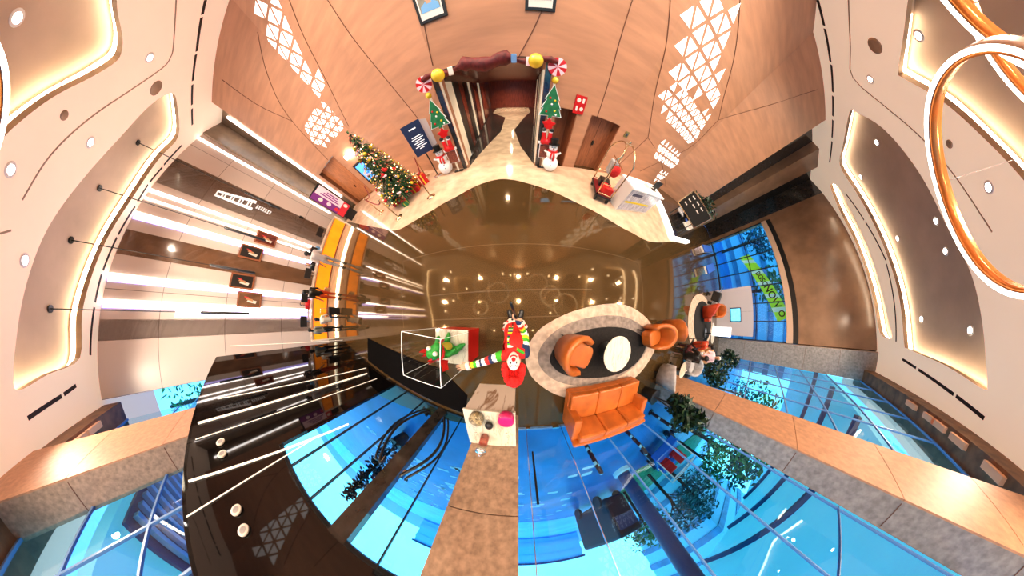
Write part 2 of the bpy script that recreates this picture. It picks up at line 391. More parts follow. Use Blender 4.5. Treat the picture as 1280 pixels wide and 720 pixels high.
# upright light and dark panels along the corridor
k = 1
for side, seq in (('l', [(5.97, 7.2, 'cream'), (7.3, 8.2, 'black'), (8.3, 9.0, 'redwood'), (9.2, 10.2, 'black'), (10.4, 10.9, 'cream'), (12, 14, 'redwood'), (14.4, 15.2, 'cream'), (16, 20, 'redwood')]),
                  ('r', [(5.78, 6.7, 'cream'), (6.85, 7.7, 'black'), (7.9, 8.3, 'cream'), (8.5, 9.6, 'black'), (10, 12, 'redwood'), (13, 14, 'cream'), (16, 20, 'redwood')])):
    for y0, y1, mm in seq:
        xf = (lambda y: -2.0 - 1.3 * (y - 5.95) / 20.15 + .004) if side == 'l' else (lambda y: .62 + 1.28 * (y - 5.75) / 20.35 - .004)
        o = MB().slab((xf(y0), y0), (xf(y1), y1), .12, 2.85, .05, 0, -1 if side == 'l' else 1).build('trim_%d' % (k + 4), M[mm]); struct(o); k += 1
# ---- left wall
a, b = Vector(WLA), Vector(WLB)
ln = (b - a).length; ang = atan2(b.y - a.y, b.x - a.x)
w = MB().box((ln / 2, .1, CZ / 2), (ln, .2, CZ)).build('wall_left', M['stone'])     # local x along the wall, so the panel joints follow it
w.location = (a.x, a.y, 0); w.rotation_euler = (0, 0, ang); struct(w)
# the stone panels are drawn in x / z: turn the mesh so its brick plane is upright
for n in M['stone'].node_tree.nodes:
    if n.type == 'TEX_BRICK': bk = n
    if n.type == 'TEX_COORD': tcn = n
sx = M['stone'].node_tree.nodes.new('ShaderNodeSeparateXYZ'); cx = M['stone'].node_tree.nodes.new('ShaderNodeCombineXYZ')
M['stone'].node_tree.links.new(tcn.outputs['Object'], sx.inputs[0]); M['stone'].node_tree.links.new(sx.outputs['X'], cx.inputs['X']); M['stone'].node_tree.links.new(sx.outputs['Z'], cx.inputs['Y']); M['stone'].node_tree.links.new(cx.outputs[0], bk.inputs['Vector'])
def lwall(az): return wall_az(az, WLA, WLB)
def lstrip(az, w_, z0, z1, mat, name, proud=.03):
    p = lwall(az); d = (b - a).normalized(); n = Vector((d.y, -d.x))
    if n.dot(-p) < 0: n = -n
    p0 = p - d * w_ / 2 + n * .001; p1 = p + d * w_ / 2 + n * .001
    s_ = 1 if Vector((-d.y, d.x)).dot(n) > 0 else -1
    return struct(MB().slab(p0, p1, z0, z1, proud, 0, s_).build(name, mat))
t = 40
for a0, a1 in ((154.6, 159.2), (166.9, 170.6), (179.9, 182.9)):                  # brown granite bands
    p0, p1 = lwall(a0), lwall(a1); d = (b - a).normalized(); n = Vector((-d.y, d.x)); s_ = 1 if n.dot(-p0) > 0 else -1
    struct(MB().slab(p0, p1, 0.02, CZ - .02, .02, 0, s_).build('trim_%d' % t, M['band'])); t += 1
for az, w_, cool in ((150.4, .10, 0), (160.6, .11, 0), (161.9, .05, 0), (164.4, .11, 1), (173.7, .11, 1), (177.4, .10, 1), (178.6, .08, 1)):   # light strips let into the wall
    z1 = 9.86 if az < 178 else 7.2
    lstrip(az, w_, 1.2, z1, M['led_strip'], 'trim_%d' % t); t += 1
    if cool: lstrip(az + .60, .14, 1.2, z1, M['led_cool'], 'trim_%d' % t); t += 1
lstrip(178.6, .09, 2.6, 4.2, M['led_strip'], 'trim_%d' % t); t += 1
# lit niche between left wall and wood wall
nb = MB(); nb.slab((-13.6, 8.0), (-14.1, 9.3), 0, CZ, .1, 0, -1); nb.slab((-14.1, 9.3), (-12.1, 9.4), 0, CZ, .1); nb.slab((-12.1, 9.4), (-12.1, 8.6), 0, CZ, .1)
struct(nb.build('wall_niche_left', pm('niche_stone', (.25, .17, .11), .35, noise=.25, nscale=2)))
struct(MB().box((-13.25, 9.24, 5.3), (.12, .05, 8.4)).build('trim_%d' % t, M['led_strip'])); t += 1
# ---- wood wall at the back: upright panels with the doorways left open
def wood_seg(mb, a, b, z0, z1): mb.slab(a, b, z0, z1, .22, 0, 1 if (Vector((-(b[1] - a[1]), b[0] - a[0])).dot(Vector(a)) > 0) else -1)
def lerp2(a, b, t_): return (a[0] + (b[0] - a[0]) * t_, a[1] + (b[1] - a[1]) * t_)
wb = MB()
DL = [wall_az(v, WOOD[0], WOOD[1]) for v in (143.9, 138.6)]                  # left door opening
wood_seg(wb, WOOD[0], DL[0], 0, CZ); wood_seg(wb, DL[0], DL[1], 3.2, CZ); wood_seg(wb, DL[1], WOOD[1], 0, CZ)
wood_seg(wb, WOOD[1], WOOD[2], 0, CZ); wood_seg(wb, WOOD[2], WOOD[3], 0, CZ)
wood_seg(wb, WOOD[3], WOOD[4], 3.12, CZ)
D1 = [wall_az(v, WOOD[4], WOOD[5]) for v in (79.6, 74.0)]; D2 = [wall_az(v, WOOD[4], WOOD[5]) for v in (70.1, 62.2)]
wood_seg(wb, WOOD[4], D1[0], 0, CZ); wood_seg(wb, D1[0], D1[1], 1.95, CZ); wood_seg(wb, D1[1], D2[0], 0, CZ); wood_seg(wb, D2[0], D2[1], 1.95, CZ); wood_seg(wb, D2[1], WOOD[5], 0, CZ)
wood_seg(wb, WOOD[5], WOOD[6], 0, CZ); wood_seg(wb, WOOD[6], WOOD[7], 0, CZ)
wall_back = struct(wb.build('wall_back', M['wood']))
# slim dark joints of the folded panels
def wood_on(px, py, off=.0):
    az = math.degrees(atan2(PY - py, px - PX)) % 360
    for i in range(len(WOOD) - 1):
        a0 = math.degrees(atan2(WOOD[i][1], WOOD[i][0])); a1 = math.degrees(atan2(WOOD[i + 1][1], WOOD[i + 1][0]))
        if a1 <= az <= a0: return onwall(px, py, WOOD[i], WOOD[i + 1], off)
    return onwall(px, py, WOOD[0], WOOD[1], off) if az > 90 else onwall(px, py, WOOD[6], WOOD[7], off)
jb = MB()
for pts in ([(403, -10), (440, 46), (480, 96), (523, 149)], [(358, -10), (380, 46), (410, 105), (436, 158)], [(530, 30), (536, 60), (541, 82)], [(678, 12), (665, 40), (648, 72)], [(793, -8), (775, 50), (760, 105), (746, 148)],
            [(838, 0), (832, 60), (818, 120), (810, 172)], [(925, 0), (918, 70), (905, 120), (898, 150)], [(810, 172), (770, 210)], [(898, 150), (860, 186), (800, 214)], [(898, 150), (960, 132), (1022, 112)],
            [(322, 40), (335, 95), (360, 145), (410, 200)], [(262, 88), (320, 130), (366, 152)], [(810, 172), (826, 200), (832, 232)]):
    q = smooth_line([wood_on(*p, .004) for p in pts], 4)
    q = [v for v in q if v.z < CZ - .02]
    if len(q) > 1: jb.tube(q, .012, 5)
struct(jb.build('trim_%d' % t, M['joint'])); t += 1
# doors in the wood wall
def leaf(nm, a, b, h, mat, depth, two=False, lock=True):
    a = Vector(a); b = Vector(b); d = (b - a).normalized(); n = Vector((-d.y, d.x))
    if n.dot(a) < 0: n = -n
    q0, q1 = a + n * depth, b + n * depth
    o = struct(MB().slab(q0, q1, 0, h, .05, 0, 1 if Vector((-d.y, d.x)).dot(n) > 0 else -1).build(nm, mat))
    fr = MB()
    for p in (a, b): fr.slab(p, p + n * depth, 0, h, .03, 0, 1)
    f = fr.build('door_frame', M['wood_dark'], o)
    if two:
        m_ = (q0 + q1) / 2 - n * .006; MB().slab(m_ - d * .01, m_ + d * .01, .02, h - .02, .006).build('door_gap', M['joint'], o)
    if lock:
        m_ = q0 + (q1 - q0) * .5 - n * .02; MB().box((m_.x, m_.y, 1.02), (.07, .05, .16), atan2(d.y, d.x)).build('door_lock', M['black'], o)
    return o
leaf('door_1', DL[0], DL[1], 3.2, M['wood_lit'], .25, False)
leaf('door_2', D1[0], D1[1], 1.95, M['wood_dark'], .55, False, False)
leaf('door_3', D2[0], D2[1], 1.95, M['wood_dark'], .30, True)
# ---- right-hand return and right wall
rr = MB(); rr.slab((13.2, 8.6), (13.4, 9.7), 0, CZ, .1, 0, 1); rr.slab((13.4, 9.6), (19.9, 9.6), 0, CZ, .1, 0, 1); rr.slab((19.9, 9.7), WRB, 0, CZ, .1, 0, 1)
struct(rr.build('wall_return_right', M['granite_d']))
struct(MB().prism([(15.8, 9.0), (17.6, 9.0), (17.6, 9.6), (15.8, 9.6)], 0, CZ).build('trim_%d' % t, M['granite_r'])); t += 1
ra, rb = Vector(WRA), Vector(WRB); rd = (rb - ra).normalized()
rw = MB(); rw.slab(WRA, WRB, 5.5, CZ, .25, 0, -1); rw.slab(rb - rd * .5, WRB, 0, 5.5, .25, 0, -1)
struct(rw.build('wall_right', M['granite_r']))
# ---- ceiling with recesses
def CP(px, py): return tuple(P(px, py, CZ)[:2])
RECS = {
 'a': [(-10, 181), (15, 161), (67, 121), (115, 96), (146, 76), (153, 58), (152, 40), (147, 15), (142, -30), (110, -80), (10, -90), (-60, -60), (-80, 60), (-60, 160)],
 'b': [(213, 117), (221, 128), (223, 170), (200, 197), (167, 245), (133, 300), (113, 350), (103, 390), (100, 447), (60, 468), (22, 488), (17, 462), (21, 420), (36, 345), (60, 285), (107, 220), (150, 172), (190, 130)],
 'c': [(1062, 140), (1054, 180), (1050, 207), (1070, 240), (1100, 297), (1123, 367), (1130, 427), (1137, 437), (1180, 456), (1227, 485), (1234, 480), (1232, 450), (1228, 405), (1213, 340), (1182, 280), (1147, 213), (1103, 160), (1073, 142)],
 'd': [(1038, 233), (1047, 233), (1062, 260), (1085, 310), (1098, 350), (1109, 395), (1115, 422), (1100, 416), (1093, 380), (1083, 340), (1068, 300), (1050, 264)],
 'e': [(1137, -10), (1131, 30), (1123, 87), (1130, 98), (1177, 126), (1227, 170), (1280, 226), (1340, 320), (1420, 280), (1420, 60), (1380, -40), (1250, -80), (1150, -60)],
}
LEDS = {'a': (0, 9), 'b': (0, 12), 'c': (0, 12), 'd': (0, 12), 'e': (1, 8)}
bmc = bmesh.new()
def loop(pts):
    vs = [bmc.verts.new((p[0], p[1], CZ)) for p in pts]
    for i in range(len(vs)): bmc.edges.new((vs[i], vs[(i + 1) % len(vs)]))
loop([(-15, -4), (-15, 10.2), (20.6, 10.2), (20.6, -4)])
RP = {}
for k_, pts in RECS.items():
    RP[k_] = [tuple(v) for v in smooth_loop([Vector(CP(*p)) for p in pts], 4)]; loop(RP[k_])
bmesh.ops.triangle_fill(bmc, edges=bmc.edges[:], use_beauty=True, use_dissolve=False)
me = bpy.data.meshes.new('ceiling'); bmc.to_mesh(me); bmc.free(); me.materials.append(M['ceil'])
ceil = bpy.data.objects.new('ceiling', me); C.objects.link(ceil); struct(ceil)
for k_, pts in RP.items():
    H = .42; c = Vector((sum(p[0] for p in pts) / len(pts), sum(p[1] for p in pts) / len(pts))); n = len(pts)
    lip = MB(); grown = [tuple(c + (Vector(p) - c) * 1.0 + (Vector(p) - c).normalized() * .12) for p in pts]
    for i in range(n):
        j = (i + 1) % n; p, q, gp, gq = pts[i], pts[j], grown[i], grown[j]
        lip.quad([(p[0], p[1], CZ), (q[0], q[1], CZ), (q[0], q[1], CZ + .16), (p[0], p[1], CZ + .16)], 0)
        lip.quad([(p[0], p[1], CZ + .16), (q[0], q[1], CZ + .16), (gq[0], gq[1], CZ + .16), (gp[0], gp[1], CZ + .16)], 0)
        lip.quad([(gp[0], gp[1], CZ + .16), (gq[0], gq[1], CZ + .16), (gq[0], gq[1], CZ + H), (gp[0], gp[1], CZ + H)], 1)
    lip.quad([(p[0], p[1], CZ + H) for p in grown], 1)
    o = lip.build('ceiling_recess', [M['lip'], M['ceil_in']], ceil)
    i0, i1 = LEDS[k_]; st = MB()
    for i in range(i0 * 4, i1 * 4):
        p, q = Vector(grown[i]), Vector(grown[(i + 1) % n]); p = p + (c - p).normalized() * .02; q = q + (c - q).normalized() * .02
        st.quad([(p.x, p.y, CZ + .22), (q.x, q.y, CZ + .22), (q.x, q.y, CZ + .36), (p.x, p.y, CZ + .36)])
    st.build('cove_light', M['led_warm'], o)
# slots, grooves
def flat_line(pts, w_, mat, name, parent=None, drop=.004):
    q = [P(px, py, CZ - drop) for px, py in pts]; mb = MB()
    for a_, b_ in zip(q, q[1:]):
        d = (b_ - a_).normalized(); n = Vector((-d.y, d.x, 0)) * w_ / 2
        mb.box((a_ + b_) / 2, ((b_ - a_).length, w_, .006), atan2(d.y, d.x))
    return mb.build(name, mat, parent)
slots = [[(257, 0), (253, 18)], [(252, 22), (246, 64)], [(245, 68), (241, 101)], [(240.5, 106), (240, 131)], [(240, 136), (240.5, 156)], [(227, 182), (205, 206)], [(203, 209), (187, 228)], [(185, 231), (172, 252)], [(169, 258), (148, 293)], [(146, 297), (129, 338)], [(127, 343), (119, 378)], [(118, 384), (113, 444)],
         [(95, 482), (80, 493)], [(77, 495), (35, 523)], [(1022, 0), (1030, 32)], [(1031, 36), (1038, 77)], [(1039, 81), (1041, 115)], [(1041, 120), (1041, 145)], [(1041, 150), (1040, 172)], [(1040, 177), (1037, 203)], [(1057, 242), (1080, 275)], [(1082, 278), (1107, 325)], [(1108, 330), (1120, 427)], [(1128, 449), (1145, 460)], [(1148, 462), (1192, 493)], [(1195, 495), (1230, 523)]]
for s_ in slots: struct(flat_line(s_, .09, M['slot'], 'trim_%d' % t)); t += 1
for g in ([(221, -10), (217, 55), (213, 72), (202, 86), (160, 115), (120, 142), (83, 173), (55, 205), (28, 250)], [(1060, -10), (1063, 60), (1066, 97), (1105, 132), (1135, 157), (1160, 181), (1195, 222), (1240, 290)], [(0, 292), (14, 288)]):
    struct(flat_line(smooth_line([Vector(p) for p in g], 3), .035, M['lip'], 'trim_%d' % t, None, .003)); t += 1
# ================================================================= GLASS FRONT, PILLARS
def pillar(x0, x1, y0, y1, label, mats, group=None):
    th = thing('stone_pillar', label, 'pillar', ((x0 + x1) / 2, (y0 + y1) / 2, 0))
    hx, hy = (x1 - x0) / 2, (y1 - y0) / 2
    MB().prism([(-hx, -hy), (hx, -hy), (hx, hy - .03), (-hx, hy - .03)], 0, CZ - .001).build('shaft', mats[1], th)
    fc = MB()
    rows = 5
    for i in range(rows): fc.box((0, hy - .015, (i + .5) * CZ / rows), (2 * hx - .004, .03, CZ / rows - .012))
    fc.build('face_slab', mats[0], th)
    jn = MB()
    for sx_ in (-1, 1):
        for i in range(1, rows): jn.box((sx_ * (hx + .001), -.02, i * CZ / rows), (.004, 2 * hy - .1, .015))
    jn.build('panel_joint', M['joint'], th)
    return th
M['granite_o'] = pm('pillar_face', (.52, .27, .145), .55, noise=.18, nscale=9, detail=10)  # orange of the warm room light painted into the room-facing slabs
pillar(-.93, 0.0, -3.05, -2.42, 'narrow brown granite pillar rising right behind the marble sweets plinth', (M['granite'], M['granite']))
pillar(4.95, 6.62, -2.86, -2.3, 'broad stone pillar behind the potted shrub right of the orange sofa', (M['granite_o'], M['granite_l']))
pillar(-8.52, -6.58, -2.96, -2.3, 'broad stone pillar beyond the black entrance screen at the left', (M['granite_o'], M['granite']))
pillar(16.2, 17.3, -2.86, -1.45, 'far corner stone pillar beside the banner window on the right', (M['granite'], M['granite_l']))
# ---- window bays: pane + frame each
wn = 1
def bay(x0, x1, z0, z1, vx, hz, y=GY, fw=.03):
    global wn
    o = struct(MB().box(((x0 + x1) / 2, y, (z0 + z1) / 2), (x1 - x0, .012, z1 - z0)).build('window_%d' % wn, M['glass'])); wn += 1
    fr = MB()
    for x in vx: fr.box((x, y, (z0 + z1) / 2), (fw, .05, z1 - z0))
    for z in hz: fr.box(((x0 + x1) / 2, y, z), (x1 - x0, .045, fw))
    for z in (z0 + .03, z1 - .03): fr.box(((x0 + x1) / 2, y, z), (x1 - x0, .06, .06))
    fr.build('window_frame', M['bluest'], o); return o
bay(0.0, 4.95, 0, 9.3, [2.22, 3.5, 4.9], [5.2, 7.4], fw=.016)
bay(6.62, 16.2, 0, 9.3, [8.2, 9.8, 11.4, 13, 14.6], [2.6, 4.2, 5.8, 7.4], fw=.05)
bay(-11.4, -8.52, 0, 9.3, [-10.5, -9.5], [2.6, 4.2, 5.8, 7.4], fw=.05)
bay(-6.58, -.93, 4.65, 9.3, [-5.2, -3.8, -2.4], [6.2, 7.8], fw=.05)
# frameless glass door between pillar and sofa
gd = struct(MB().box((.67, GY + .03, 1.9), (.92, .014, 3.8)).build('door_4', M['glass_p']))
e_ = MB(); e_.box((.205, GY + .03, 1.9), (.012, .03, 3.8)); e_.box((1.135, GY + .03, 1.9), (.012, .03, 3.8)); e_.build('door_edge', M['chrome'], gd)
MB().box((1.0, GY + .03, .05), (.18, .05, .1)).box((.26, GY + .03, .05), (.1, .05, .06)).build('door_hinge', M['chrome'], gd)
h_ = MB(); h_.tube([(.30, GY + .10, .75), (.30, GY + .10, 1.75)], .02, 8)
for z in (.85, 1.65): h_.tube([(.30, GY + .03, z), (.30, GY + .10, z)], .012, 6)
h_.build('door_handle', M['black'], gd)
# soffit over the windows with the lit blocks in it
sf = struct(MB().prism([(-11.45, -3.3), (17.3, -3.3), (17.3, -2.35), (-11.45, -2.35)], 9.32, CZ - .02).build('ceiling_soffit', M['soffit'])); t += 1
for i, (px, py) in enumerate([(1146, 491), (1170, 506), (1203, 545), (1245, 590), (1180, 521), (104, 505), (84, 523), (62, 548)]):
    p = P(px, py, 9.32); ob = MB().box((0, 0, -.05), (.62, .16, .10)).build('soffit_light', M['orangebox'], None, bevel=.01, loc=(p.x, min(-2.5, max(-3.1, p.y)), 9.32))
    ob.parent = sf; ob.matrix_parent_inverse = Matrix.Identity(4)
    0 and tag(ob, ['pale oblong lamp block nearest the far corner pillar', 'pale oblong lamp block second from the far corner pillar', 'pale oblong lamp block fourth along the right soffit', 'pale oblong lamp block at the very right edge of the soffit', 'pale oblong lamp block in the middle of the right soffit', 'pale oblong lamp block above the left window, nearest the left wall', 'pale oblong lamp block above the left window, middle one', 'pale oblong lamp block above the left window, nearest the pillar'][i], 'ceiling light', 'lamp blocks in the window soffit')
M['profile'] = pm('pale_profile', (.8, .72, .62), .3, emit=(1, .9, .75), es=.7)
# ---- entrance screen: black glass at the left, clear doors, black glass fascia over all
sa, sb = Vector(SA), Vector(SB); sd = (sb - sa).normalized(); sn = Vector((-sd.y, sd.x)); sn = sn if sn.dot(-sa) > 0 else -sn
def scr(az): return wall_az(az, SA, SB)
def sslab(mb, p0, p1, z0, z1, th=.06, mi=0): return mb.slab(p0, p1, z0, z1, th, mi, 1 if Vector((-sd.y, sd.x)).dot(sn) < 0 else -1)
fas = struct(sslab(MB(), sa, sb, 3.05, 4.65, .10).build('wall_fascia', M['blackgl']))
bp = struct(sslab(MB(), sa, scr(207.5), 0, 3.05, .08).build('wall_black_glass', M['blackgl']))
struct(MB().prism([SA, SB, (-.93, -2.8), (-6.58, -2.9), (-8.3, -2.9)], 4.60, 4.66).build('wall_vestibule_roof', M['blackgl']))
pane = struct(sslab(MB(), scr(207.5), sb, .03, 3.05, .012).build('window_6', M['glass']))
fr = MB(); sslab(fr, scr(207.5), sb, 2.99, 3.05, .07); sslab(fr, scr(207.5), sb, 0, .05, .07)
for az in (212.5, 220.5, 240.0): p = scr(az); sslab(fr, p - sd * .01, p + sd * .01, 0, 3.05, .05)
fr.build('window_frame', M['black'], pane)
mp_ = [scr(227.6), scr(232.0)]
struct(sslab(MB(), mp_[0] , mp_[1], 0, 3.06, .16).build('trim_%d' % t, M['granite_d'])); t += 1
# reflections of the wall light strips, built as glowing pale lines on the black glass
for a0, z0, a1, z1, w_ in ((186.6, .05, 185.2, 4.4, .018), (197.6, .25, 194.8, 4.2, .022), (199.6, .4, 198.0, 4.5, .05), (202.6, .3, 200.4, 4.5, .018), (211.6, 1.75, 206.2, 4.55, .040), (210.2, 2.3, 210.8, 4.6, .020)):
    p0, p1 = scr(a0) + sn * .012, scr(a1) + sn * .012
    struct(MB().tube([(p0.x, p0.y, z0), (p1.x, p1.y, z1)], w_ / 2, 6).build('trim_%d' % t, M['profile'])); t += 1  # each is a reflected light strip, no real trim
# ceiling downlights reflected in the fascia, modelled as small discs
for i, (px, py) in enumerate([(276, 553), (278, 568), (296, 638), (305, 663)]):
    p = onwall(px, py, SA, SB, .012)
    th = thing('wall_spotlight', ['small round white spotlight on the black fascia, nearest the left pillar', 'small round white spotlight on the black fascia, second from the left pillar', 'small round white spotlight on the black fascia, third from the left pillar', 'small round white spotlight on the black fascia, lowest in the picture'][i], 'light', p, atan2(sn.y, sn.x), 'spotlights on the black fascia')
    rm = MB(); rm.lathe([(.075, 0), (.075, .02), (.05, .025)], n=20); rm.v = [(z, x, y) for x, y, z in rm.v]; rm.build('rim', M['white'], th)
    ln_ = MB(); ln_.lathe([(.045, .026), (.001, .03)], n=16); ln_.v = [(z, x, y) for x, y, z in ln_.v]; ln_.build('lens', M['grey'], th)
# curved door pulls
for i, (a0, a1, s_) in enumerate(((222.5, 226.2, -1), (233.6, 238.6, 1))):
    p0, p1 = scr(a0), scr(a1); mid = (p0 + p1) / 2
    th = thing('door_handle', ['long bowed black door pull left of the dark door post', 'long bowed black door pull right of the dark door post'][i], 'door handle', (0, 0, 0), 0, 'bowed door pulls on the entrance doors')
    e0 = p1 if s_ < 0 else p0; o_ = p0 if s_ < 0 else p1
    pts = [Vector((e0.x, e0.y, .35)) + Vector((*sn, 0)) * .02, Vector((e0.x, e0.y, .35)) + Vector((*sn, 0)) * .10] + [Vector((*(e0 + (o_ - e0) * sin(pi * k / 8)), .35 + 1.5 * k / 8)) + Vector((*sn, 0)) * .12 for k in range(1, 8)] + [Vector((e0.x, e0.y, 1.85)) + Vector((*sn, 0)) * .10, Vector((e0.x, e0.y, 1.85)) + Vector((*sn, 0)) * .02]
    MB().tube(smooth_line(pts, 3), .028, 8).build('grip', M['black'], th)
    pts2 = [p + Vector((*sd, 0)) * (.10 * s_) for p in pts]
    MB().tube(smooth_line(pts2, 3), .022, 8).build('grip', M['black'], th)
    for z_ in (.40, 1.8): MB().box((e0.x + sn.x * .03, e0.y + sn.y * .03, z_), (.05, .05, .16)).build('bracket', M['chrome'], th)
# woven mat, enlarged to blacken the floor that mirrors the black glass
mt = [F(452, 470), F(500, 457), F(552, 492), F(520, 500)]
mt = [scr(196) + sn * 1.0, scr(196) + sn * .12, scr(241) + sn * .12, scr(241) + sn * .75, scr(228) + sn * 1.25]
tag(MB().prism([tuple(p) for p in mt], .001, .014).build('entrance_mat', M['mat']), 'black woven entrance mat before the clear glass doors', 'mat')
# the brown strip of wall left of the pillar, inside corner
# ================================================================= OUTSIDE
struct(MB().quad([(-140, -160, -.06), (150, -160, -.06), (150, 60, -.06), (-140, 60, -.06)]).build('outdoor_ground', M['paving']))
def gline(pts, w_, mat, z):
    mb = MB()
    for a_, b_ in zip(pts, pts[1:]):
        a_ = Vector(a_); b_ = Vector(b_); mb.box(((a_.x + b_.x) / 2, (a_.y + b_.y) / 2, z), ((b_ - a_).length, w_, .01), atan2(b_.y - a_.y, b_.x - a_.x))
    return mb
pv = MB()
for i in range(150):
    x = random.uniform(-9, 3.2); y = -6 - random.random() ** 1.5 * 14
    pv.box((x, y, -.055), (random.uniform(.25, .6), random.uniform(.15, .4), .012))
struct(pv.build('trim_%d' % t, M['outpale'])); t += 1
struct(MB().box((0, -26, -.05), (160, 18, .03)).build('trim_%d' % t, pm('bright_paving', (.30, .72, .85), .5, noise=.15, nscale=.3))); t += 1  # far forecourt coloured paler, as lit beyond the canopy's shade
struct(MB().prism([(7.5, -9.5), (26, -14), (34, -9), (30, -24), (9, -22)], -.05, -.01).build('trim_%d' % t, M['grass'])); t += 1
def leafcloud(mb, c, rad, n, size, sc=(1, 1, 1)):
    for _ in range(n):
        d = Vector((random.gauss(0, 1), random.gauss(0, 1), random.gauss(0, 1))).normalized() * (random.random() ** .4)
        p = Vector(c) + Vector((d.x * rad * sc[0], d.y * rad * sc[1], d.z * rad * sc[2]))
        u = Vector((random.gauss(0, 1), random.gauss(0, 1), random.gauss(0, .6))).normalized(); v = u.cross(Vector((random.gauss(0, 1), random.gauss(0, 1), random.gauss(0, 1)))).normalized()
        s_ = size * random.uniform(.6, 1.3)
        mb.quad([p - u * s_, p + v * s_ * .42, p + u * s_, p - v * s_ * .42])
def tree(x, y, h, rad, mat, label, n=320, group='trees beyond the glass front', leafs=.3, name='tree', z0=-.06):
    th = thing(name, label, 'tree', (x, y, z0), 0, group)
    mb = MB(); mb.tube([(0, 0, 0), (.05, .03, h * .5), (0, 0, h * .85)], [h * .03, h * .022, h * .008], 7)
    for k in range(5):
        a_ = k * 1.3; mb.tube([(.03, .02, h * (.4 + .06 * k)), (cos(a_) * rad * .6, sin(a_) * rad * .6, h * (.58 + .06 * k))], [h * .012, h * .004], 5)
    mb.build('trunk', M['trunk'], th)
    f_ = MB()
    for k in range(6):
        a_ = k * 2.4; leafcloud(f_, (cos(a_) * rad * .55, sin(a_) * rad * .55, h * .66 + (k % 3) * rad * .25), rad * .6, n // 6, leafs)
    f_.build('crown', mat, th); return th
tree(9.8, -9.8, 4.2, 1.5, M['leafb'], 'dark blue-green tree just right of the parked jeep', 380, leafs=.16)
tree(12.5, -12.5, 5.5, 2.0, M['leafb'], 'large dark tree beyond the lawn at the right', 420, leafs=.2)
tree(8.6, -14.0, 4.5, 1.7, M['leafg'], 'fresh green tree behind the parked jeep', 360, leafs=.2)
tree(14.5, -8.0, 6.0, 2.2, M['leafg'], 'bright tree in the right window beside the stone pillar', 420, leafs=.25)
tree(19, -12, 7.0, 2.6, M['leafb'], 'tall tree in the middle of the right window', 420, leafs=.3)
tree(24, -9, 7.0, 2.8, M['leafg'], 'wide tree in the right window nearest the corner pillar', 420, leafs=.3)
tree(11.2, -7.2, 3.4, 1.3, M['leafg'], 'low bright bushy tree close to the glass beside the stone pillar', 420, leafs=.14)
tree(13.5, -10.2, 4.4, 1.6, M['leafg'], 'bright bushy tree right of the jeep, behind the low one', 420, leafs=.16)
tree(10.6, -12.6, 5.0, 1.7, M['leafb'], 'dark blue-green tree on the lawn behind the jeep', 420, leafs=.16)
tree(16.5, -5.6, 3.6, 1.3, M['leafb'], 'low dark tree just outside the right window', 400, leafs=.14)
tree(-24, -6.0, 16.0, 5.0, M['leafg'], 'leafy tree in the upper left window', 420, leafs=.25)
tree(25, 3, 6.5, 2.6, M['leafg'], 'green tree behind the lime banner', 420, leafs=.3)
tree(27, 9, 6.5, 2.4, M['leafb'], 'blue-green tree left of the lime banner', 400, leafs=.3)
# ---- outdoor column
oc = thing('outdoor_column', 'thick dark blue round column standing outside the glass', 'column', (5.5, -8.1, -.06))
MB().lathe([(.36, .25), (.34, .4), (.34, 7.9), (.40, 8)], n=28).build('shaft', M['outcol'], oc, True)
MB().lathe([(.50, 0), (.50, .2), (.42, .25)], n=28).build('base', M['outpale'], oc)
struct(MB().prism([(-11, -16), (30, -16), (30, -3.4), (-11, -3.4)], 7.94, 8.3).build('trim_%d' % t, pm('canopy', (.35, .62, .72), .5, emit=(.10, .75, 1.0), es=.60, noise=.25, nscale=.25))); t += 1  # emission stands in for daylight coming through the panels
for x in (-9, 2, 12, 16, 20): struct(MB().box((x, -9.6, 7.82), (.22, 12.4, .24)).build('trim_%d' % t, M['outcol'])); t += 1
# ---- candy canes standing along the glass outside
cpts = [(728, 548, 757, 588), (780, 536, 812, 563), (813, 515, 846, 541), (845, 500, 868, 515)]
def cane(label, x, y, h, rz):
    th = thing('candy_cane', label, 'candy cane', (x, y, -.05), rz, 'candy canes outside the glass')
    pts = [Vector((0, 0, z)) for z in [h * .8 * k / 10 for k in range(11)]] + [Vector((.17 - .17 * cos(a_), 0, h * .8 + .17 * sin(a_))) for a_ in [pi * k / 9 for k in range(1, 11)]]
    mb = MB(); n = len(pts)
    mb.tube(pts, .065, 10); nf = 10
    for i in range(len(mb.f)): mb.m[i] = 1 if ((i // nf) + (i % nf) // 3) % 5 == 0 and (i % nf) < 6 else 0
    mb.build('striped_staff', [pm('cane_dark', (.05, .008, .012), .4), M['outpale']] if 'cane_dark' not in MATS else [MATS['cane_dark'], M['outpale']], th, True)
    MB().lathe([(.14, 0), (.14, .04), (.03, .05)], n=14).build('foot', M['outdark'], th); return th
for i, (x0, y0, x1, y1) in enumerate(cpts):
    p = P(x0, y0, -.05); d = Vector((p.x, p.y)).length; q = ray(x1, y1); z = CAM.z + q.z / hypot(q.x, q.y) * d
    cane(['striped candy cane outside the glass, left end of the row by the glass door', 'striped candy cane outside the glass behind the middle of the sofa', 'striped candy cane outside the glass behind the right sofa arm', 'striped candy cane outside the glass half hidden by the shrub'][i], p.x, p.y, z + .05, R(-60))
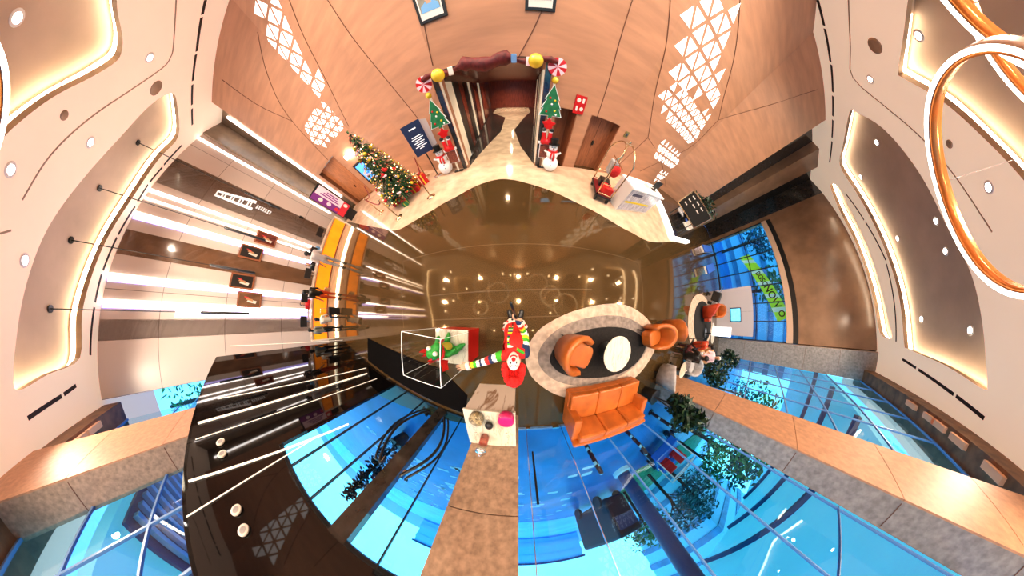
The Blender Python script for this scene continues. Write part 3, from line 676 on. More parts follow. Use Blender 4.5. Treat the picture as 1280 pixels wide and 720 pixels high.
# ---- parked jeep
jp = thing('parked_jeep', 'blue open jeep with red seat parked outside beyond the dark column', 'car', (8.0, -7.4, -.06), R(-52))
MB().prism([(-1.5, -.75), (1.5, -.75), (1.75, -.55), (1.75, .55), (1.5, .75), (-1.5, .75)], .5, .95).build('body', M['outblue'], jp, bevel=.06)
MB().prism([(.5, -.7), (1.7, -.52), (1.7, .52), (.5, .7)], .95, 1.3).build('bonnet', M['outblue'], jp, bevel=.08)
rf = MB()
for sx_ in (-1.4, .5):
    for sy in (-.7, .7): rf.tube([(sx_, sy, .9), (sx_ + (.1 if sx_ > 0 else 0), sy * .95, 2.0)], .03, 6)
rf.tube([(-1.4, -.67, 2), (.6, -.67, 2), (.6, .67, 2), (-1.4, .67, 2)], .03, 6, closed=True); rf.build('roll_cage', M['white'], jp)
MB().box((.56, 0, 1.55), (.03, 1.3, .55), tilt=('Y', R(-12))).build('windscreen', M['glass_p'], jp)
for sy in (-.35, .35):
    s_ = MB(); s_.box((-.35, sy, 1.05), (.55, .5, .2)); s_.box((-.62, sy, 1.4), (.16, .5, .6)); s_.build('seat', M['red'], jp, bevel=.04)
for sx_ in (-1.0, 1.15):
    for sy in (-.78, .78):
        w_ = MB(); w_.lathe([(.18, -.11), (.36, -.10), (.39, 0), (.36, .10), (.18, .11)], n=20); w_.v = [(x + sx_, z + sy, y + .39) for x, y, z in w_.v]; wo = w_.build('wheel', M['outdark'], jp)
        hb = MB(); hb.lathe([(.001, -.12), (.16, -.12), (.16, .12), (.001, .12)], n=14); hb.v = [(x + sx_, z + sy, y + .39) for x, y, z in hb.v]; hb.build('hub', M['outpale'], wo)
for sy in (-.45, .45): MB().ball((1.74, sy, .9), .12, sc=(.4, 1, 1)).build('headlamp', M['white'], jp)
MB().box((1.8, 0, .55), (.1, 1.5, .14)).build('bumper', M['outpale'], jp)
# ---- dark delivery van
dv = thing('delivery_van', 'dark van parked outside left of the blue column', 'van', (5.6, -13.2, -.06), R(75))
MB().prism([(-2, -.9), (2, -.9), (2, .9), (-2, .9)], .4, 2.9).build('body', M['outdark'], dv, bevel=.18)
MB().box((2.01, 0, 2.1), (.03, 1.5, .8)).build('windscreen', M['outcol'], dv)
for sx_ in (-1.3, 1.3):
    for sy in (-.9, .9):
        w_ = MB(); w_.lathe([(.15, -.1), (.38, -.1), (.40, 0), (.38, .1), (.15, .1)], n=18); w_.v = [(x + sx_, z + sy, y + .4) for x, y, z in w_.v]; w_.build('wheel', M['outdark'], dv)
# ---- conifer added as the dark shape reflected in the entrance door glass
sh = thing('potted_conifer', 'tall dark potted conifer outside the entrance doors', 'plant', (-4.6, -4.7, -.06))
f_ = MB()
for k in range(9): leafcloud(f_, (0, 0, .7 + k * .25), .48 - .035 * k, 60, .10)
f_.build('foliage', M['outdark'], sh); MB().lathe([(.2, 0), (.3, .5), (.33, .52), (.3, .55), (.001, .5)], n=16).build('pot', M['pot'], sh)  # pot belongs to the added reflection conifer
MB().tube([(0, 0, .4), (0, 0, 2.4)], .05, 6).build('stem', M['trunk'], sh)
# ---- buildings beyond
def block(label, x, y, sx_, sy, h, mat, slat, rz=0, n=9):
    th = thing('building', label, 'building', (x, y, -.06), rz)
    MB().box((0, 0, h / 2), (sx_, sy, h)).build('wall', mat, th)
    s_ = MB()
    for k in range(n): s_.box((0, 0, h * (k + .5) / n), (sx_ + .2, sy + .2, h / n * .35))
    s_.build('louvre_band', slat, th)
    MB().box((0, 0, h + .15), (sx_ + .6, sy + .6, .3)).build('roof', M['outcol'], th); return th
for k in range(26): struct(MB().box((-15.6 + .34 * k, -6.4, 7.62), (.13, 5.6, .12)).build('trim_%d' % t, M['outpale'])); t += 1
struct(MB().prism([(-16, -9.4), (-6.8, -9.4), (-6.8, -3.5), (-16, -3.5)], 7.7, 7.78).build('trim_%d' % t, M['outcol'])); t += 1
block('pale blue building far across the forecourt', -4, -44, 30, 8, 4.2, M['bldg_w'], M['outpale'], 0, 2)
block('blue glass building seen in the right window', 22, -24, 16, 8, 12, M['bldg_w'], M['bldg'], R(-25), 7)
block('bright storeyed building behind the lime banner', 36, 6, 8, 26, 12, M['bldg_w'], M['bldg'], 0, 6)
# ---- banner outside the right window
bw0, bw1 = (20.6, 6.2), (19.3, .2)
bn = thing('lime_banner', 'long sloping lime green banner with black lettering outside the right window', 'banner', (0, 0, 0))
c4 = [onwall(px, py, bw0, bw1) for px, py in ((924, 322), (936, 318), (988, 396), (972, 402))]
nrm = (c4[1] - c4[0]).cross(c4[2] - c4[0]).normalized(); nrm = nrm if nrm.dot(CAM - c4[0]) > 0 else -nrm
mb = MB(); mb.add([*c4, *[p - nrm * .05 for p in c4]], [(0, 1, 2, 3), (7, 6, 5, 4), (0, 4, 5, 1), (1, 5, 6, 2), (2, 6, 7, 3), (3, 7, 4, 0)]); mb.build('sheet', M['lime'], bn)
for k in range(5):
    f0, f1 = .06 + k * .19, .12 + k * .19
    pts = [c4[0].lerp(c4[3], f0), c4[0].lerp(c4[3], f1), c4[1].lerp(c4[2], f1 + .05), c4[1].lerp(c4[2], f0 + .05)]
    MB().quad([p + nrm * .01 for p in pts]).build('pale_stripe', M['bannerw'], bn)
xd = (c4[3] - c4[0]).normalized(); up = -(c4[0] - c4[1]).normalized()
wid = (c4[1] - c4[0]).length; lng = (c4[3] - c4[0]).length
if nrm.dot(xd.cross(up)) < 0: up = -up
for txt, f_, sz in (('BGSC', .42, wid * .62), ('NOW', .69, wid * .85), ('O', .93, wid * .7)):
    p = (c4[0].lerp(c4[3], f_) + c4[1].lerp(c4[2], f_)) / 2 + nrm * .03
    text_mesh(txt, sz, M['blacktext'], 'lettering', bn, frame_on(p, xd, up), bold=.01)
# right window: panes and frame in the right wall opening
rwp = ra + rd * ((rb - ra).length - .5)
o = struct(MB().slab(ra, rwp, .02, 5.5, .014).build('window_7', M['glass']))
fr = MB()
for k in range(8):
    p = ra.lerp(rwp, k / 7); fr.slab(p - rd * .03, p + rd * .03, 0, 5.5, .08)
for z in (0, 2.7): fr.slab(ra, rwp, z, z + .06, .07)
fr.slab(ra, rwp, 5.15, 5.5, .12); fr.build('window_frame', M['black'], o)
fr2 = MB().slab(ra - rd * .05, rwp, 4.75, 5.15, .16); fr2.build('window_lintel', pm('lintel', (.55, .38, .27), .4), o)
# ================================================================= CHANDELIER RINGS
def ring_from_px(cx, cy, rp, z):
    pts = []
    v = Vector((cx - PX, cy - PY)).normalized(); u = Vector((-v.y, v.x))
    for dd in (-v, u * .9 + v * .436 * -1, -u * .9 - v * .436):
        pts.append(P(cx + dd.x * rp, cy + dd.y * rp, z))
    (x1, y1), (x2, y2), (x3, y3) = [(p.x, p.y) for p in pts]
    d = 2 * (x1 * (y2 - y3) + x2 * (y3 - y1) + x3 * (y1 - y2))
    ux = ((x1 * x1 + y1 * y1) * (y2 - y3) + (x2 * x2 + y2 * y2) * (y3 - y1) + (x3 * x3 + y3 * y3) * (y1 - y2)) / d
    uy = ((x1 * x1 + y1 * y1) * (x3 - x2) + (x2 * x2 + y2 * y2) * (x1 - x3) + (x3 * x3 + y3 * y3) * (x2 - x1)) / d
    return ux, uy, hypot(x1 - ux, y1 - uy)
def ring_pts(pp_, z):
    (x1, y1), (x2, y2), (x3, y3) = [tuple(P(*q, z)[:2]) for q in pp_]
    d = 2 * (x1 * (y2 - y3) + x2 * (y3 - y1) + x3 * (y1 - y2))
    ux = ((x1 * x1 + y1 * y1) * (y2 - y3) + (x2 * x2 + y2 * y2) * (y3 - y1) + (x3 * x3 + y3 * y3) * (y1 - y2)) / d
    uy = ((x1 * x1 + y1 * y1) * (x3 - x2) + (x2 * x2 + y2 * y2) * (x1 - x3) + (x3 * x3 + y3 * y3) * (x2 - x1)) / d
    return ux, uy, hypot(x1 - ux, y1 - uy)
def ring(label, x, y, rad, z, tube=.03, hgt=.12):
    th = thing('ring_chandelier', label, 'chandelier', (x, y, z), 0, 'ring chandeliers hung under the ceiling')
    n = 72
    def band(r0, r1, z0, z1):
        mb = MB(); k = [(r0, z0), (r1, z0), (r1, z1), (r0, z1), (r0, z0)]
        vs = [(r * cos(2 * pi * j / n), r * sin(2 * pi * j / n), zz) for r, zz in k[:4] for j in range(n)]
        fs = [(i * n + j, i * n + (j + 1) % n, ((i + 1) % 4) * n + (j + 1) % n, ((i + 1) % 4) * n + j) for i in range(4) for j in range(n)]
        return mb.add(vs, fs)
    band(rad - tube * .2, rad + tube, 0, hgt).build('outer_band', M['ringout'], th, True)
    band(rad - tube, rad - tube * .25, .01, hgt).build('inner_band', M['copper'], th, True)
    band(rad - tube * .15, rad + tube * .9, -.016, -.001).build('light_strip', M['ringled'], th, True)
    for k in range(3):
        a_ = 2 * pi * k / 3 + .4; p = Vector((rad * cos(a_), rad * sin(a_), hgt))
        MB().tube([p, (p.x * .6, p.y * .6, CZ - z)], .003, 4).build('cable', M['chrome'], th)
    return th
RZ = 5.6
x, y, r_ = ring_pts(((1203, 70), (1160, 165), (1280, 368)), RZ); ring('large copper-lined ring chandelier at the right edge of the picture', x, y, r_, RZ, .04, .14)
x, y, r_ = ring_pts(((1183, 0), (1236, 52), (1280, 78)), RZ + .5); ring('large copper-lined ring chandelier in the top right corner of the picture', x, y, r_, RZ + .5, .04, .14)
x, y, r_ = ring_from_px(-150, 135, 152, RZ + .4); ring('large ring chandelier of which only a sliver shows at the left edge', x, y, r_, RZ + .4, .04, .14)
for (px, py, rr_, z, lb) in ((602, 355, 11, 8.5, 'small ring chandelier overhead, mirrored in the floor left of the pole'), (623, 366, 14, 6.0, 'medium ring chandelier overhead, mirrored in the floor beside the pole tip'), (672, 354, 13, 6.8, 'small ring chandelier overhead, mirrored in the floor right of the pole'), (692, 374, 13, 6.3, 'small ring chandelier overhead, mirrored rightmost in the floor')):
    d = ray(px, py); tt = (2.4 + z) / -d.z
    ring(lb, d.x * tt, d.y * tt, rr_ * (2.4 + z) / 148, z)
# ================================================================= CEILING FIXTURES
dl = None; ng = 'downlights set in the ceiling'
dls = [(21, 22, .42, 'left'), (187, 72, 0, 'left'), (13, 212, 0, 'left'), (113, 178, 0, 'left'), (1088, 99, 0, 'right'), (1096, 178, .42, 'right'), (1076, 221, .42, 'right'), (1236, 234, 0, 'right'), (1170, 276, .42, 'right'), (1122, 298, .42, 'right'), (1152, 399, .42, 'right'), (1213, 413, .42, 'right'), (1090, 317, .42, 'right'), (1110, 391, .42, 'right'), (1182, 314, .42, 'right')]
names = ['in the top left cove', 'beside the groove near the top of the left wing', 'at the far left edge between the two coves', 'above the topmost pendant rod', 'above the tapered right cove, beside the round speaker', 'uppermost in the long right cove', 'second in the long right cove, near the wall side', 'beside the big ring on the plain ceiling', 'in the upper middle of the long right cove', 'at the wall side in the upper middle of the long right cove', 'in the lower part of the long right cove, nearer the wall', 'lowest in the long right cove', 'upper one in the narrow slit cove', 'lower one in the narrow slit cove', 'small one near the middle of the long right cove']
def downlight(x, y, z, label, s=1.):
    global dl
    if dl is None:
        dl = thing('downlight', label, 'ceiling light', (x, y, z), 0, ng)
        MB().lathe([(.075, -.012), (.13, -.012), (.14, 0)], n=18).build('rim', M['downring'], dl)
        MB().lathe([(.001, -.014), (.085, -.013)], n=16).build('lens', M['down'], dl); return dl
    return dup(dl, (x, y, z), 0, label)
for (px, py, up, sd_), nm in zip(dls, names):
    p = P(px, py, CZ + up); downlight(p.x, p.y, CZ + up - .002, 'round white downlight ' + nm)
refl = [(544, 325), (579, 324), (622, 323), (559, 345), (599, 344), (638, 344), (539, 364), (557, 389), (598, 391), (537, 407), (643, 343), (663, 323), (704, 325), (740, 327), (686, 345), (724, 346), (765, 335), (746, 367), (769, 367), (688, 391), (666, 413), (649, 391), (618, 413)]
for i, (px, py) in enumerate(refl):
    d = ray(px, py); tt = (2.4 + CZ) / -d.z; x, y = d.x * tt, d.y * tt
    if hypot(x, y) > 9.2: continue
    if y > 5.4 and abs(x) < 3.5: x, y = x * 5.4 / y, 5.4
    downlight(x, y, CZ - .002, 'round downlight of the overhead grid that shows as a bright dot in the floor')
for px, py, lb in ((1094, 57, 'grey round ceiling speaker at the right'), (195, 110, 'grey round ceiling speaker above the upper left cove'), (80, 144, 'small dark ceiling sensor between the left coves'), (1187, 180, 'small dark ceiling sensor inside the big ring at the right')):
    p = P(px, py, CZ); k_ = .22 if 'speaker' in lb else .1
    tag(MB().lathe([(.001, -.03), (k_ * .8, -.03), (k_, -.015), (k_, 0)], n=24).build('ceiling_speaker', M['lip'], loc=(p.x, p.y, CZ)), lb, 'speaker')
# ================================================================= LATTICE LIGHT PANELS IN THE WOOD WALL
def inpoly(p, poly):
    c = False; j = len(poly) - 1
    for i in range(len(poly)):
        if (poly[i][1] > p[1]) != (poly[j][1] > p[1]) and p[0] < (poly[j][0] - poly[i][0]) * (p[1] - poly[i][1]) / (poly[j][1] - poly[i][1]) + poly[i][0]: c = not c
        j = i
    return c
def lattice(label, pxpoly, seg, tri, gap=.86, rot=0.):
    a_, b_ = Vector(WOOD[seg]), Vector(WOOD[seg + 1]); d = (b_ - a_).normalized(); n = Vector((-d.y, d.x)); n = n if n.dot(-a_) > 0 else -n
    pts = [onwall(px, py, a_, b_) for px, py in pxpoly]
    uv = [((Vector(p[:2]) - a_).dot(d), min(p.z, CZ - .05)) for p in pts]
    cand = []; mb = MB(); us = [p[0] for p in uv]; vs = [p[1] for p in uv]; h = tri * .866
    for r_ in range(int((max(vs) - min(vs)) / h) + 2):
        for c in range(-2, int((max(us) - min(us)) / (tri / 2)) + 4):
            x0 = min(us) + c * tri / 2; y0 = min(vs) + r_ * h
            up = (c + r_) % 2 == 0
            T = [(x0, y0), (x0 + tri, y0), (x0 + tri / 2, y0 + h)] if up else [(x0, y0 + h), (x0 + tri, y0 + h), (x0 + tri / 2, y0)]
            ce = (sum(p[0] for p in T) / 3, sum(p[1] for p in T) / 3)
            if inpoly(ce, uv) and ce[1] <= CZ - .2: cand.append((ce, T))
    left = set(range(len(cand))); best = []
    while left:                                              # keep the largest connected patch
        st_ = [left.pop()]; grp = list(st_)
        while st_:
            q = st_.pop()
            for k in [k for k in left if hypot(cand[k][0][0] - cand[q][0][0], cand[k][0][1] - cand[q][0][1]) < tri * .62]: left.discard(k); st_.append(k); grp.append(k)
        if len(grp) > len(best): best = grp
    for k in best:
            ce, T = cand[k]
            T = [(ce[0] + (p[0] - ce[0]) * gap, ce[1] + (p[1] - ce[1]) * gap) for p in T]
            w3 = [Vector((*(a_ + d * p[0] + n * .012), p[1])) for p in T]; w0 = [Vector((*(a_ + d * p[0] + n * .002), p[1])) for p in T]
            mb.add(w3 + w0, [(0, 1, 2), (0, 3, 4, 1), (1, 4, 5, 2), (2, 5, 3, 0)])
    o = mb.build('lattice_light', M['lattice']); tag(o, label, 'wall light', 'pierced triangle light panels in the wood wall'); return o
lattice('tall band of glowing white triangles high in the left of the wood wall', [(320, 0), (322, 20), (332, 36), (345, 80), (352, 105), (355, 118), (366, 148), (405, 113), (400, 90), (383, 80), (363, 30), (355, -2)], 1, .70, .72)
lattice('small patch of fine glowing triangles above the left door', [(376, 156), (405, 128), (417, 131), (421, 140), (429, 154), (431, 160), (401, 186), (390, 178)], 0, .46, .66)
lattice('tall band of large glowing triangles high in the right of the wood wall', [(858, -2), (916, -2), (923, 15), (910, 40), (907, 58), (900, 70), (902, 95), (899, 117), (892, 139), (832, 90), (846, 68), (840, 55), (852, 35), (846, 18)], 5, .70, .72)
lattice('middle patch of glowing triangles in the right of the wood wall', [(826, 98), (834, 101), (886, 144), (880, 164), (860, 180), (836, 156), (827, 132)], 5, .50, .66)
lattice('lower patch of fine glowing triangles in the right of the wood wall', [(820, 174), (830, 178), (850, 192), (846, 212), (820, 200)], 5, .42, .64)
lattice('lowest small patch of glowing triangles behind the marble bell desk', [(820, 210), (838, 220), (824, 238), (819, 226)], 5, .42, .64)
# ================================================================= LOUNGE BY THE GLASS
def flat(name, px, mat, z0, z1, parent=None, sub=5):
    q = smooth_loop([Vector(F(*p)) for p in px], sub); return MB().prism([tuple(v) for v in q], z0, z1).build(name, mat, parent)
Z1 = 3.79
def zc(pts): return [(640 + x / Z1, 370 + y / Z1) for x, y in pts]
rug = thing('oval_rug', 'large oval rug with beige border and black core under armchair and table', 'rug', (0, 0, 0))
flat('border', zc([(64, 290), (85, 220), (140, 150), (250, 88), (350, 55), (450, 38), (530, 42), (600, 75), (655, 130), (680, 200), (672, 260), (620, 345), (560, 400), (430, 455), (300, 482), (200, 462), (110, 400), (75, 345)]), M['rug_o'], .004, .016, rug)
flat('middle_ring', zc([(122, 275), (170, 195), (250, 138), (350, 105), (450, 92), (540, 102), (610, 140), (640, 190), (635, 250), (590, 318), (520, 372), (430, 405), (310, 422), (210, 400), (140, 345)]), M['rug_m'], .016, .022, rug)
flat('core', zc([(178, 290), (215, 222), (290, 178), (390, 152), (480, 146), (560, 160), (615, 195), (632, 235), (600, 300), (540, 350), (450, 380), (330, 386), (240, 368), (190, 330)]), M['rug_i'], .022, .027, rug)
def round_table(label, x, y, z, r_, rz=0, group=None):
    th = thing('round_table', label, 'table', (x, y, .03), rz)
    MB().lathe([(.001, z - .06), (r_ - .03, z - .06), (r_, z - .045), (r_, z - .03)], n=40).build('table_top', M['marble_t'], th, False)
    MB().lathe([(.03, .02), (.03, z - .06)], n=12).build('pedestal', M['black'], th); MB().lathe([(r_ * .55, 0), (r_ * .55, .015), (.03, .03)], n=24).build('base', M['black'], th); return th
p = P(773, 443, .45); round_table('round white marble coffee table standing on the oval rug', p.x, p.y, .45, .40)
def armchair(label, x, y, rz, mat=None, w_=.74, hgt=.78):
    """tub chair, opening along local +x"""
    mat = mat or M['leather']
    th = thing('armchair', label, 'armchair', (x, y, .03), rz)
    out = MB(); n = 26; ro, ri = w_ / 2, w_ / 2 - .11
    A = [R(62) + (2 * pi - 2 * R(62)) * k / n for k in range(n + 1)]
    def top(a_): f_ = (1 - cos(a_)) / 2; return .56 + (hgt - .56) * max(0, (f_ - .35) / .65) ** .8
    vs = []
    for a_ in A:
        c, s_ = cos(a_), sin(a_); t_ = top(a_)
        vs += [(c * ro * .88, s_ * ro * .92, .12), (c * ro, s_ * ro, t_ - .04), (c * (ro - .02), s_ * (ro - .02), t_), (c * (ri + .02), s_ * (ri + .02), t_), (c * ri, s_ * ri, t_ - .05), (c * ri * .95, s_ * ri * .95, .14)]
    fs = [(i * 6 + j, (i + 1) * 6 + j, (i + 1) * 6 + (j + 1) % 6, i * 6 + (j + 1) % 6) for i in range(n) for j in range(6)]
    fs += [tuple(range(5, -1, -1)), tuple(n * 6 + j for j in range(6))]
    out.add(vs, fs).build('shell', mat, th, True)
    s_ = MB(); q = [(cos(a_) * ri * .96, sin(a_) * ri * .96) for a_ in A] + [(ro * .80, -ri * .82), (ro * .92, -ri * .5), (ro * .95, 0), (ro * .92, ri * .5), (ro * .80, ri * .82)]
    s_.prism(q, .14, .42).build('seat_cushion', mat, th, bevel=.035)
    for dx, dy in ((.22, .22), (.22, -.22), (-.22, .22), (-.22, -.22)): MB().tube([(dx, dy, .14), (dx * 1.15, dy * 1.15, 0)], [.022, .014], 8).build('leg', M['black'], th)
    return th
p = P(716, 440, .3); armchair('tan leather tub armchair on the rug, left of the coffee table', p.x, p.y, R(-22), w_=.78)
p = P(815, 420, .3); armchair('tan leather tub armchair at the right end of the rug', p.x, p.y, R(196), w_=.70, hgt=.85)
p = P(838, 412, .35); armchair('tan leather tub armchair behind the rug, back to back with the end one', p.x, p.y, R(8), w_=.66, hgt=.95)
# sofa, facing the rug
sx0, sy0 = P(715, 495, .42)[:2]; sx1, sy1 = P(800, 475, .42)[:2]
s0, s1 = Vector((sx0, sy0)), Vector((sx1, sy1)); sdv = (s1 - s0).normalized(); sl = (s1 - s0).length; rz = atan2(sdv.y, sdv.x)
so = thing('three_seat_sofa', 'tan leather three seat sofa facing the rug in front of the blue glass', 'sofa', (*((s0 + s1) / 2), 0), rz)
LW = M['leather']; hw = sl / 2 + .02
MB().box((0, -.46, .20), (sl + .02, .90, .20)).build('base', LW, so, bevel=.03)
for i in range(3): MB().box(((i - 1) * (sl / 3), -.34, .36), (sl / 3 - .012, .66, .16)).build('seat_cushion', LW, so, bevel=.035)
for i in range(3): MB().box(((i - 1) * (sl / 3 - .06), -.80, .64), (sl / 3 - .075, .24, .52), tilt=('X', R(9))).build('back_cushion', LW, so, bevel=.05)
MB().box((0, -.95, .50), (sl + .02, .10, .80), tilt=('X', R(5))).build('backrest', LW, so, bevel=.03)
for s_ in (-1, 1): MB().box((s_ * (sl / 2 - .06), -.66, .52), (.17, .56, .50)).build('armrest', LW, so, bevel=.03)
for dx in (-.85, .85):
    for dy in (-.1, -.85): MB().tube([(dx, dy, .13), (dx, dy, 0)], [.025, .018], 8).build('leg', M['chrome'], so)
# ================================================================= MARBLE PLINTH WITH SWEETS
pt = thing('marble_plinth', 'white marble plinth with open top holding the sweets against the pillar', 'plinth', (-.495, -1.95, 0))
MB().box((0, 0, .415), (.86, .86, .83)).build('body', M['marble_w'], pt); MB().box((0, 0, .85), (.90, .90, .04)).build('top', M['marble_t'], pt, bevel=.006)
PZ = .8705
def jar(label, px, py, r_, h, fill, fh, lid=False, ps=None):
    p = P(px, py, PZ + fh); th = thing('sweet_jar', label, 'jar', (p.x, p.y, PZ))
    MB().lathe([(r_ * .86, 0), (r_, .02), (r_, h), (r_ - .006, h), (r_ - .006, .026), (.001, .02)], n=30).build('glass_bowl', M['acrylic'], th, True)
    f_ = MB(); f_.lathe([(r_ * .82, .022), (r_ - .008, .03), (r_ - .008, fh - .01), (r_ * .7, fh), (.001, fh + .008)], n=30)
    f_.build('sweets', fill, th, True)
    o = th['label']; return th
jar('wide glass jar of mixed brown and gold sweets at the left of the plinth', 594, 527, .125, .17, M['mixed'], .14)
jar('wide glass jar of bright pink sweets at the right of the plinth', 632, 528, .13, .17, M['pink'], .15)
p = P(612, 529, PZ); MB_ = MB(); sq = thing('sweet_box', 'square clear box of dark sweets in the middle of the plinth', 'box', (p.x, p.y, PZ))
for dx, dy, a_, b_ in ((.09, 0, .004, .184), (-.09, 0, .004, .184), (0, .09, .184, .004), (0, -.09, .184, .004)): MB_.box((dx, dy, .07), (a_, b_, .14))
MB_.box((0, 0, .003), (.184, .184, .006)); MB_.build('clear_case', M['acrylic'], sq); MB().ball((0, 0, .058), .072, sc=(1, 1, .72)).build('sweets', M['darksw'], sq, True)
p = P(608, 551, PZ); tj = thing('tall_sweet_jar', 'tall lidded glass jar of red amber sweets at the back of the plinth', 'jar', (-.60, -2.10, PZ)); tj.scale = (1.35, 1.35, 1.1)
MB().lathe([(.05, 0), (.062, .02), (.062, .27), (.056, .28), (.056, .02), (.001, .015)], n=28).build('glass_body', M['acrylic'], tj, True)
MB().lathe([(.048, .018), (.054, .03), (.054, .17), (.001, .175)], n=24).build('sweets', M['amber'], tj, True)
MB().lathe([(.066, .28), (.068, .31), (.05, .33), (.012, .34), (.022, .37), (.001, .385)], n=24).build('lid', M['chrome'], tj, True)
for px, py in ((595, 540), (633, 541)):
    p = P(px, py, PZ); c_ = thing('price_card', 'small white name card behind the brown sweet jar' if px < 610 else 'small white name card behind the pink sweet jar', 'card', (p.x, p.y, PZ + .001))
    MB().box((0, 0, .012), (.05, .012, .024)).build('card', M['white'], c_); m_ = MB()
    for k in range(3): m_.box((-.013 + .013 * k, .0065, .013), (.008, .001, .008))
    m_.build('print', M['blacktext'], c_)
# ================================================================= RED PEDESTAL WITH DRAGON IN ACRYLIC CASE
pd = thing('red_pedestal', 'short glossy red box pedestal with white top beside the clown', 'pedestal', (-1.235, -.49, 0), R(-2))
MB().box((0, 0, .265), (.67, .64, .53)).build('body', M['red'], pd, bevel=.008); MB().box((0, 0, .545), (.67, .64, .03)).build('top', M['marble_t'], pd, bevel=.004)
ac = thing('acrylic_case', 'clear acrylic display cube standing on the red pedestal', 'display case', (-1.235, -.49, .5605), R(-6))
for k, (dx, dy, a_, b_) in enumerate(((.325, 0, .006, .62), (-.325, 0, .006, .62), (0, .307, .656, .006), (0, -.307, .656, .006))): MB().box((dx, dy, .36), (a_, b_, .72)).build('side_panel', M['acrylic'], ac)
MB().box((0, 0, .723), (.656, .62, .006)).build('top_panel', M['acrylic'], ac)
eg = MB(); cs = [(.327, .309), (-.327, .309), (-.327, -.309), (.327, -.309)]
for i in range(4):
    a_, b_ = cs[i], cs[(i + 1) % 4]; eg.tube([(*a_, .726), (*b_, .726)], .004, 4); eg.tube([(*a_, 0), (*a_, .726)], .0025, 4)
eg.build('polished_edge', M['acrylic_e'], ac)
dg_ = thing('dragon_toy', 'green toy dragon with yellow belly inside the acrylic case', 'toy', (-1.2, -.50, .5625), R(58)); dg_.scale = (1.2, 1.2, 1.2)
blob('body', [((0, 0, .13), (0, .01, .27), .115, .10, 0), ((0, .01, .27), (.03, 0, .40), .07, .075, 0), ((.04, 0, .43), (.12, 0, .41), .085, .06, 0), ((.02, .09, .08), (.12, .12, .035), .055, .04, 0), ((.02, -.09, .08), (.12, -.12, .035), .055, .04, 0),
              ((.03, .10, .27), (.13, .14, .24), .036, .028, 0), ((.03, -.10, .27), (.13, -.14, .24), .036, .028, 0), ((-.07, 0, .10), (-.20, .05, .06), .06, .03, 0), ((-.20, .05, .06), (-.20, .16, .06), .03, .014, 0), ((.14, .13, .035), (.17, .15, .03), .03, .02, 0), ((.14, -.13, .035), (.17, -.15, .03), .03, .02, 0)], [M['green']], dg_, .014)
MB().ball((.062, 0, .19), .088, sc=(.75, .85, 1.15)).build('belly', M['yellowd'], dg_, True)
for s_ in (-1, 1):
    MB().ball((.085, s_ * .05, .48), .028).build('eye', M['white'], dg_, True)
    w_ = MB(); w_.add([(-.05, s_ * .05, .33), (-.10, s_ * .20, .42), (-.09, s_ * .22, .33), (-.06, s_ * .16, .29), (-.05, s_ * .13, .24)], [(0, 1, 2, 3, 4)]); w_.build('wing', M['red'], dg_)
    MB().lathe([(.018, 0), (.001, .06)], (.0, s_ * .045, .495), 8).build('horn', M['red'], dg_)
sp_ = MB()
for k in range(5): sp_.add([(-.10 + .0 * k, -.012, .14 + .06 * k), (-.10, .012, .14 + .06 * k), (-.10, 0, .20 + .06 * k), (-.145, 0, .185 + .06 * k)], [(0, 1, 3), (1, 2, 3), (2, 0, 3)])
sp_.build('back_spines', M['red'], dg_)
sc_ = MB(); sc_.tube(smooth_line([Vector((.09, -.06, .345)), Vector((.12, 0, .33)), Vector((.09, .06, .345)), Vector((0, .085, .35)), Vector((-.06, 0, .36)), Vector((0, -.085, .35)), Vector((.09, -.06, .345))], 4), .02, 7); sc_.tube([(.10, .04, .34), (.14, .07, .22)], .018, 6); sc_.build('scarf', M['red'], dg_, True)
# ================================================================= CLOWN WITH THE POLE
cl_ = thing('clown_person', 'person in red clown costume with curly red wig holding the camera pole', 'person', (0, 0, 0))
cl_.scale = (.8, .8, .8); cl_.rotation_euler = (R(7), 0, 0); cl_.location = (0, .0, .02)
CLM = Matrix.Translation((0, 0, .02)) @ Matrix.Rotation(R(7), 4, 'X') @ Matrix.Scale(.8, 4)
SL = M['sleeve']; mats = [M['redm'], M['skin'], M['facew'], M['black']] + SL
def stripes(n, seq, off=0): return lambda t_: 4 + seq[int(t_ * n * .999 + off) % len(seq)]
q1 = (2, 0, 1, 4, 0, 2, 3, 1)      # green, white, navy, red, white, green, yellow, navy
q2 = (1, 0, 2, 3, 4, 0, 1, 0, 2, 3)
shL, shR = Vector((-.255, -.36, 1.44)), Vector((.10, -.33, 1.43))
elL, haL = Vector((-.55, -.49, 1.42)), Vector((-.82, -.55, 1.47))
elR, haR = Vector((.115, -.10, 1.17)), Vector((-.03, .20, 1.42))
hip = Vector((-.075, -.14, .88))
segs = [((-.075, -.15, .92), (-.06, -.27, 1.28), .165, .175, 0), ((-.06, -.27, 1.28), (-.055, -.33, 1.43), .165, .10, 0), (shL + Vector((.04, 0, 0)), shR - Vector((.04, 0, 0)), .085, .085, 0),
        ((-.055, -.34, 1.45), (-.055, -.355, 1.56), .062, .06, 1),
        ((-.16, -.14, .90), (-.165, -.10, .50), .105, .085, 0), ((-.165, -.10, .50), (-.17, -.09, .10), .085, .065, 0), ((.01, -.14, .90), (.015, -.10, .50), .105, .085, 0), ((.015, -.10, .50), (.02, -.09, .10), .085, .065, 0),
        (shL, elL, .078, .062, stripes(5, q1)), (elL, haL.lerp(elL, .12), .06, .05, stripes(5, q2)),
        (shR, elR, .078, .06, stripes(6, (1, 1, 0, 2, 3, 0))), (elR, haR.lerp(elR, .15), .058, .045, stripes(7, q2))]
blob('body', segs, mats, cl_, .017, 2)
